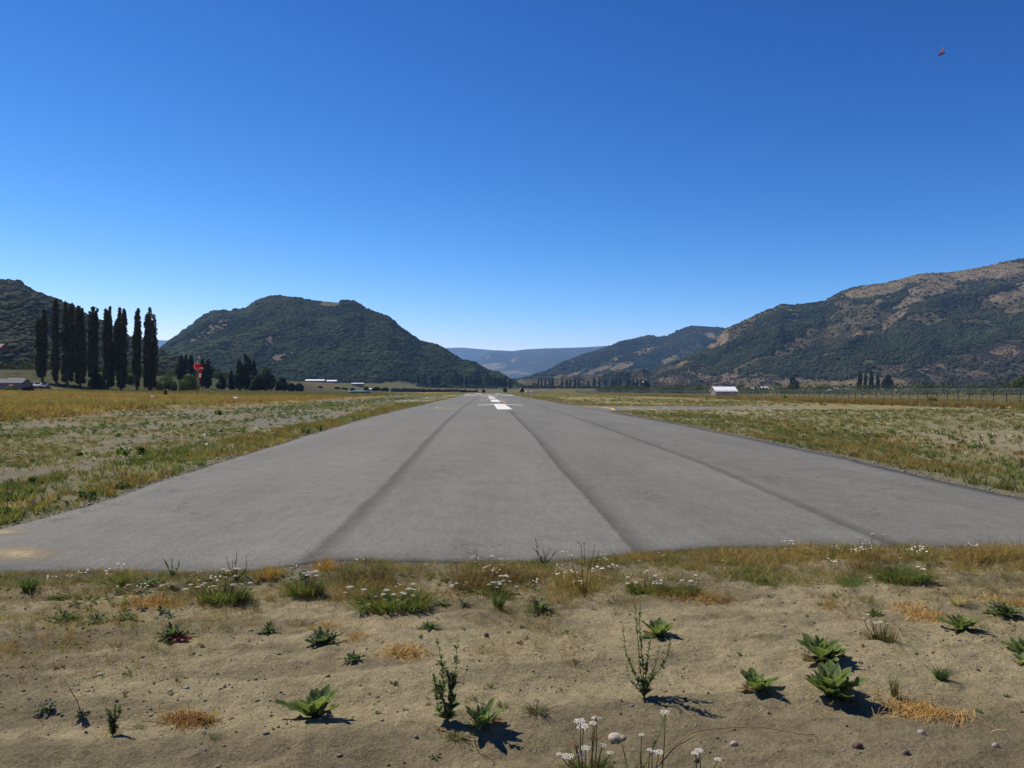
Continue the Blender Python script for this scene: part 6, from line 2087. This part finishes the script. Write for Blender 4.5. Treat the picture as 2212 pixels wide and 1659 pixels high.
straw_mat("large golden mat of flattened straw at lower right", 1998, 1552, 88, 20, 17, 620, 61)
straw_mat("golden straw mat in front of the upright right mullein", 1984, 1340, 58, 17, 12, 420, 62)
straw_mat("orange straw mat at lower left of the big mullein", 415, 1562, 62, 13, 3, 260, 63, (0.33, 0.19, 0.06))
straw_mat("straw mat in the sand behind the twin-stemmed weed", 872, 1424, 48, 18, 0, 260, 64)
straw_mat("orange straw patch on the verge at left", 325, 1312, 62, 14, 0, 320, 65, (0.34, 0.185, 0.055))
straw_mat("straw patch at the verge's edge right of the white flower clump", 1500, 1305, 60, 10, 8, 200, 66, (0.36, 0.22, 0.08))
straw_mat("pale straw strewn at the far right of the verge", 2150, 1300, 60, 10, 12, 160, 67, (0.40, 0.28, 0.12))


def tall_weed(label, px, py, stems, seed, leafc=((0.105, 0.145, 0.060), (0.19, 0.23, 0.12)), lsize=0.022, dens=70, name="tall_weed", stemc=(0.075, 0.095, 0.04), rad=0.0028, wr=0.22):
    """stems: lists of picture points from the root up, all at the root's depth"""
    rng = np.random.default_rng(seed)
    x, y, z = put(px, py)
    k = y / F
    t = thing(name, label, "plant", (x, y, z))
    lv = MB()
    for st in stems:
        pts = [(0, 0, 0)] + [((a - px) * k, rng.normal(0, 0.015), (py - b) * k) for a, b in st]
        q = np.linspace(0, len(pts) - 1, 14)
        pts = np.stack([np.interp(q, range(len(pts)), np.array(pts)[:, c]) for c in range(3)], 1)
        mb = MB()
        mb.tube(pts, np.linspace(rad, rad * 0.35, len(pts)), 5, stemc)
        mb.build("stem", M_LEAF, t, True)
        Ls = np.linalg.norm(np.diff(pts, axis=0), axis=1).sum()
        m = int(1.1 * dens * Ls / 0.4)
        for i in range(m):
            q = rng.uniform(0.03, 1)
            p = np.array([np.interp(q * (len(pts) - 1), range(len(pts)), pts[:, c]) for c in range(3)])
            L = lsize * 1.35 * rng.uniform(0.5, 1.3) * (1.25 - 0.75 * q)
            V, Fc = leaf(L, L * wr, rng.uniform(0, 6.28), R(rng.uniform(15, 75)), R(20), 0.3, 0, 5)
            lv.add(V + p, Fc, lerp(np.array(leafc[0]), np.array(leafc[1]), np.array(rng.uniform(0, 1))))
    lv.build("leaves", M_LEAF, t, True)
    return t


tall_weed("tall twin-stemmed leafy weed left of the narrow-leaved mullein", 968, 1572, [[(955, 1520), (957, 1460), (945, 1400)], [(975, 1520), (985, 1460), (988, 1400)], [(978, 1530), (972, 1490), (967, 1465)], [(945, 1545), (940, 1500), (937, 1475)]], 71, lsize=0.034, dens=62, wr=0.34)
tall_weed("tall slender branching weed right of centre", 1392, 1516, [[(1388, 1450), (1382, 1370), (1384, 1296)], [(1383, 1450), (1376, 1370), (1372, 1310)], [(1372, 1470), (1352, 1420), (1346, 1370)], [(1405, 1480), (1438, 1440), (1452, 1390)], [(1402, 1490), (1418, 1450), (1425, 1405)], [(1380, 1500), (1360, 1480), (1355, 1450)], [(1394, 1460), (1402, 1420), (1408, 1390)]], 72, lsize=0.024, dens=62, wr=0.26)
tall_weed("small pine-like seedling with a bare stem at lower left", 244, 1610, [[(244, 1590), (246, 1565), (250, 1540)], [(243, 1588), (234, 1570), (230, 1552)], [(245, 1585), (256, 1568), (259, 1543)], [(244, 1583), (238, 1566), (238, 1556)]], 73, lsize=0.022, dens=190, name="seedling")
tall_weed("leaning thin stalk with a withered pale flower head at left", 176, 1560, [[(165, 1530), (150, 1505), (134, 1482)]], 74, lsize=0.012, dens=30, name="withered_stalk", stemc=(0.12, 0.11, 0.07))
tall_weed("three dark seeded stems rising against the asphalt at left", 512, 1262, [[(510, 1230), (511, 1196)], [(497, 1240), (491, 1208)], [(530, 1240), (533, 1206)], [(505, 1245), (500, 1218)]], 75, ((0.045, 0.05, 0.022), (0.075, 0.07, 0.03)), 0.016, 110)
tall_weed("dark seeded stems above a green tuft at the asphalt edge", 1172, 1232, [[(1162, 1200), (1156, 1166)], [(1180, 1210), (1190, 1190)], [(1170, 1210), (1150, 1190)], [(1178, 1215), (1172, 1188)], [(1190, 1215), (1203, 1196)]], 76, ((0.035, 0.035, 0.022), (0.07, 0.07, 0.035)), 0.018, 70)
tall_weed("thin dark dock stems right of centre by the asphalt", 1262, 1300, [[(1258, 1240), (1256, 1190), (1247, 1178)], [(1270, 1240), (1282, 1210), (1285, 1185)], [(1245, 1260), (1238, 1230), (1232, 1205)], [(1275, 1260), (1276, 1230)]], 77, ((0.05, 0.035, 0.022), (0.09, 0.05, 0.03)), 0.014, 40, stemc=(0.07, 0.05, 0.035))
tall_weed("white-tipped green weed at the asphalt edge at left", 372, 1250, [[(362, 1226), (352, 1212)], [(372, 1225), (372, 1208)], [(384, 1232), (388, 1216)]], 78, lsize=0.02, dens=110)


def floret_head(mb, c, r, rng, col, n=26):
    """flat-topped cluster of small florets"""
    for i in range(n):
        q, rr = i * 2.39996, r * math.sqrt((i + 0.5) / n)
        p = np.array((c[0] + rr * math.cos(q), c[1] + rr * math.sin(q), c[2] + 0.25 * r * (1 - (rr / r) ** 2) + rng.normal(0, r * 0.06)))
        s = r * 0.22 * rng.uniform(0.8, 1.2)
        V = np.array([(s, 0, 0), (0, s, 0), (-s, 0, 0), (0, -s, 0), (0, 0, s * 0.8), (0, 0, -s * 0.5)]) + p
        mb.add(V, [(0, 1, 4), (1, 2, 4), (2, 3, 4), (3, 0, 4), (1, 0, 5), (2, 1, 5), (3, 2, 5), (0, 3, 5)], np.array(col) * rng.uniform(0.85, 1.1))


WHITE = (0.72, 0.69, 0.64)
TANF = (0.30, 0.19, 0.08)


def yarrow(label, px, py, wpx, hpx, heads, seed, hr=0.014, bush=90, group="yarrow clumps", cols=(GREEN * 1.5, GREEN * 1.0, OLIVE * 1.2, GREEN * 1.2, RUST * 1.2)):
    """heads: picture points of the flower heads (px, py[, tan])"""
    rng = np.random.default_rng(seed)
    x, y, z = put(px, py)
    k = y / F
    t = thing("yarrow_plant", label, "plant", (x, y, z), 0, group)
    for h in heads:
        p = np.array(((h[0] - px) * k, rng.uniform(-0.4, 0.4) * wpx * k * 0.3, (py - h[1]) * k))
        p[2] = max(p[2], 0.04)
        root = np.array((p[0] * 0.45 + rng.normal(0, 0.01), p[1] * 0.5, 0))
        mb = MB()
        mid = root * 0.45 + p * 0.55 + np.array((rng.normal(0, 0.008), rng.normal(0, 0.008), 0))
        mb.tube([root, mid, p], [0.0034, 0.0028, 0.0022], 5, (0.13, 0.13, 0.06))
        st = mb.build("stem", M_LEAF, t, True)
        fl = MB()
        floret_head(fl, p, hr * 1.35 * rng.uniform(0.6, 1.3), rng, TANF if len(h) > 2 else WHITE)
        fl.build("flower_head", M_FLOWER, st)
    if bush:
        V, Fc = tuft(rng, bush * 6, 0.52, 0.0085, 0.30)
        c = np.repeat(pal(rng, bush * 6, cols, [1] * len(cols)), 5, 0)
        V = V * np.array((wpx * k * 0.78, wpx * k * 0.5, hpx * k))
        V[:, 2] *= 0.25 + 1.0 * vnoise(V[:, 0] * 26, V[:, 1] * 26, seed)
        V += np.repeat(rng.normal(0, wpx * k * 0.05, (bush * 6, 3)) * np.array((1, 1, 0)), 5, 0)
        build("foliage", V, Fc, M_GRASS, t, np.clip(c, 0, 1))
    return t


def hd(rng_, cx, cy, rx, ry, n, tan=0):
    r_ = np.random.default_rng(rng_)
    out = []
    for i in range(n):
        q = r_.uniform(-1, 1, 2)
        out.append((cx + q[0] * rx, cy + q[1] * ry) + ((1,) if i < tan else ()))
    return out


# nearest flowers whose roots lie just below the picture
yarrow("nearest white yarrow group at the bottom left of centre", 1270, 1712, 120, 90,
       [(1253, 1572), (1281, 1576), (1262, 1592), (1290, 1570), (1265, 1634), (1255, 1642), (1209, 1650), (1320, 1648), (1228, 1648), (1288, 1560, 1), (1240, 1622, 1), (1245, 1628, 1), (1282, 1608, 1), (1300, 1620)], 91, 0.016, 60)
yarrow("white yarrow pair at the bottom edge right of the nearest group", 1418, 1720, 60, 80, [(1404, 1628), (1425, 1636), (1410, 1634), (1438, 1548), (1386, 1594)], 92, 0.014, 34)
yarrow("single pale yarrow at the bottom edge", 1512, 1716, 40, 50, [(1512, 1638), (1503, 1642), (1550, 1654)], 93, 0.014, 24)
tall_weed("thin green bud stems between the nearest white flowers", 1360, 1708, [[(1350, 1640), (1340, 1600)], [(1400, 1650), (1430, 1590), (1440, 1556)], [(1385, 1660), (1384, 1600)]], 94, lsize=0.02, dens=40)
yarrow("drooping white and brown yarrow between the right mulleins", 1905, 1400, 62, 34, [(1876, 1342), (1869, 1352), (1878, 1354), (1895, 1362), (1885, 1368, 1), (1910, 1352, 1), (1898, 1356), (1880, 1380, 1), (1870, 1388, 1), (1915, 1360)], 95, 0.011, 60, cols=(GREEN * 0.8, OLIVE * 0.9, RUST))
yarrow("white flowered green clump at the left of the verge", 486, 1308, 118, 38, hd(1, 425, 1272, 26, 8, 6) + hd(2, 500, 1250, 22, 14, 6) + hd(3, 530, 1274, 26, 8, 5), 96, 0.015, 160)
yarrow("green clump topped by two white flower groups left of centre", 660, 1300, 90, 44, hd(4, 652, 1256, 18, 7, 6) + hd(5, 682, 1252, 8, 6, 3), 97, 0.014, 150)
yarrow("wide clump with many white heads in the middle of the verge", 850, 1330, 170, 44, hd(6, 792, 1324, 20, 9, 6) + hd(7, 850, 1298, 40, 14, 9) + hd(8, 760, 1288, 40, 14, 4, 1) + hd(9, 878, 1282, 20, 10, 4), 98, 0.014, 190)
yarrow("small white flower group near the asphalt right of centre", 1064, 1290, 40, 34, hd(10, 1082, 1262, 16, 8, 5) + hd(11, 985, 1276, 10, 5, 3), 99, 0.012, 70)
yarrow("white heads in brown grass left of the middle dock stems", 1068, 1300, 90, 30, hd(12, 1090, 1276, 34, 8, 7), 100, 0.011, 60, cols=(OLIVE, RUST, GREEN))
yarrow("flowering clump with scattered white heads behind the tall weed", 1395, 1292, 90, 36, hd(13, 1390, 1256, 40, 14, 9), 101, 0.012, 140)
yarrow("flowering green clump right of the one behind the tall weed", 1470, 1296, 90, 34, hd(14, 1480, 1262, 44, 12, 8), 102, 0.011, 130)
yarrow("dark green clump with one white flower group on the right verge", 1950, 1266, 120, 34, hd(15, 1992, 1246, 10, 8, 4) + hd(16, 1900, 1262, 30, 4, 3), 103, 0.013, 170)
yarrow("pale heads in the golden grass at the right asphalt edge", 1870, 1225, 60, 30, [(1859, 1176), (1872, 1182), (1914, 1170), (1887, 1168), (1700, 1200)], 104, 0.011, 40, cols=(GOLD, OLIVE, RUST))
yarrow("few small white heads by the asphalt right of centre", 1440, 1225, 60, 24, [(1434, 1206), (1425, 1202), (1380, 1222), (1560, 1216)], 105, 0.010, 40, cols=(OLIVE, GOLD))
yarrow("tan withered yarrow heads standing against the asphalt", 1028, 1230, 30, 20, [(1024, 1198, 1), (1030, 1194, 1), (1064, 1208), (1082, 1214)], 106, 0.013, 24, cols=(OLIVE, GOLD))
yarrow("brown globe-headed stalk right of the dark seeded stems", 1272, 1236, 26, 18, [(1262, 1182, 1), (1294, 1200, 1)], 107, 0.012, 20, cols=(OLIVE, RUST))

# broad weeds that stand out on the two sides
SIDE = [(297, 988, 60, 34, "large dark green weed pair on the gravel left of the runway, right half"), (261, 986, 54, 28, "large dark green weed pair on the gravel left of the runway, left half"), (253, 944, 26, 14, "small round weed on bare ground at left above the weed pair"),
        (346, 984, 26, 22, "upright weed right of the large weed pair"), (171, 984, 30, 16, "flat weed left of the large weed pair"), (68, 1045, 30, 30, "upright bright weed on the gravel at far left"), (26, 1056, 36, 22, "broad weed at the left edge beside the gravel"),
        (196, 1078, 56, 30, "pale leafed weed at the edge of the left verge"), (268, 1056, 40, 28, "green weed overhanging the asphalt's left edge"), (20, 1116, 50, 34, "dark bushy weed at the far left corner of the verge"), (692, 932, 26, 22, "dark weed beside the left asphalt edge farther along"),
        (660, 938, 30, 24, "upright weed left of the far dark edge weed"), (322, 916, 40, 10, "low weed on the bare strip before the golden field"), (470, 898, 24, 20, "tall weed on the left strip toward the row of weeds")]
for i, (px, py, wd, hp, lb) in enumerate(SIDE):
    rng = np.random.default_rng(900 + i)
    x, y, z = put(px, py)
    k = y / F
    V, Fc = [], []
    off = 0
    for q in range(4):
        v, f = weed_shape(rng, 16, 0.6)
        v = v * np.array((wd * k * 0.34, wd * k * 0.34, hp * k * 1.1)) + np.array((rng.uniform(-0.3, 0.3) * wd * k, rng.uniform(-0.25, 0.25) * wd * k, 0))
        V.append(v)
        Fc.append(f + off)
        off += len(v)
    c = pal(rng, off // 4, [GREEN * 1.1, DKGREEN * 1.5, np.array((0.10, 0.14, 0.055))], [3, 2, 2])
    o = build("broad_weed", np.concatenate(V), np.concatenate(Fc), M_LEAF, None, np.repeat(c, 4, 0)[:off])
    o.location = (x, y, z)
    tag(o, lb, "weed")

# long bent dry stalk and loose straws
for pts, lb, r in (([(1392, 1690), (1440, 1640), (1500, 1600), (1560, 1587), (1640, 1584), (1700, 1592), (1760, 1606)], "long dry grass stalk arching across the sand at bottom", 0.0028),
                   ([(1878, 1528), (1889, 1560), (1925, 1545)], "thin bent straw beside the large straw mat", 0.0018), ([(1882, 1560), (1900, 1572), (1920, 1588)], "short straw lying below the large straw mat", 0.0016),
                   ([(1020, 1600), (1026, 1618), (1068, 1636)], "pale bent straw in front of the narrow-leaved mullein", 0.0022), ([(2100, 1500), (2120, 1522), (2140, 1540)], "pale straw right of the dark green cushion", 0.0016)):
    P3 = []
    for a, b in pts:
        x, y = W(a, b)
        P3.append((float(x), float(y), g1(x, y) + 0.010))
    P3 = np.array(P3)
    q = np.linspace(0, len(P3) - 1, 20)
    P3 = np.stack([np.interp(q, range(len(P3)), P3[:, c]) for c in range(3)], 1)
    P3[1:-1, 2] += 0.012 * np.sin(np.linspace(0, 3.14, 18))
    mb = MB()
    o0 = P3[0].copy()
    mb.tube(P3 - o0, r, 5, (0.36, 0.27, 0.13))
    o = mb.build("dry_stalk", M_GRASS, None, True)
    o.location = o0
    tag(o, lb, "straw")

# red litter
x, y, z = put(386, 1399)
mb = MB()
rng = np.random.default_rng(3)
for k, (dx, sz) in enumerate(((-0.03, 0.03), (0.02, 0.028), (0.055, 0.02))):
    n = 5
    gx, gy = np.meshgrid(np.linspace(-1, 1, n), np.linspace(-1, 1, n))
    V = np.stack([dx + gx.ravel() * sz, gy.ravel() * sz * 0.7, 0.012 + np.abs(rng.normal(0, 0.010, n * n))], 1)
    mb.add(V, [(j * n + i, j * n + i + 1, (j + 1) * n + i + 1, (j + 1) * n + i) for i in range(n - 1) for j in range(n - 1)], (0.42, 0.04, 0.045))
o = mb.build("plastic_scrap", surf_mat("red_plastic", 0.4, 0.2))
o.location = (x, y, z)
tag(o, "crumpled red plastic scrap at the foot of a dark rosette", "litter")


# ------------------------------------------------------------------ flying insects
def insect(label, px, py, D, L, turn, roll, colr, wingc):
    x, y, z = P(px, py, D)
    t = thing("flying_insect", label, "insect", (float(x), float(y), float(z)))
    t.rotation_euler = (0, roll, turn)
    mb = MB()
    s = np.linspace(-0.5, 0.5, 9)
    mb.tube(np.stack([s * L, 0 * s, 0.02 * L * np.cos(s * 6)], 1), L * np.array([0.02, 0.05, 0.075, 0.09, 0.10, 0.10, 0.095, 0.085, 0.03]), 10, colr)
    mb.build("body", M_LEAF, t, True)
    for sgn in (-1, 1):
        V, Fc = leaf(L * 0.72, L * 0.13, R(100) * sgn + R(10), R(48), R(12), 0.1, 0, 7)
        build("wing", V + np.array((0.05 * L, 0, 0.08 * L)), Fc, M_CLOTH, t, np.array(wingc), True)
    mb = MB()
    for sgn in (-1, 1):
        mb.tube([(0.46 * L, 0.02 * L * sgn, 0.04 * L), (0.62 * L, 0.10 * L * sgn, 0.12 * L)], 0.008 * L, 4, colr)
    mb.build("antennae", M_LEAF, t)
    return t


insect("reddish brown insect flying high in the blue sky at right", 2033, 117, 1.6, 0.021, R(18), R(-26), (0.26, 0.06, 0.025), (0.28, 0.10, 0.07))
insect("tiny dark insect in the sky above the steep hill's right slope", 933, 651, 6.0, 0.009, R(10), 0, (0.03, 0.03, 0.03), (0.1, 0.1, 0.1))
insect("tiny dark insect in the sky above the runway's end", 1026, 708, 6.0, 0.008, R(30), 0, (0.03, 0.03, 0.03), (0.1, 0.1, 0.1))
insect("tiny dark insect high in the sky right of centre", 1411, 389, 5.0, 0.009, R(-20), 0, (0.03, 0.03, 0.03), (0.1, 0.1, 0.1))
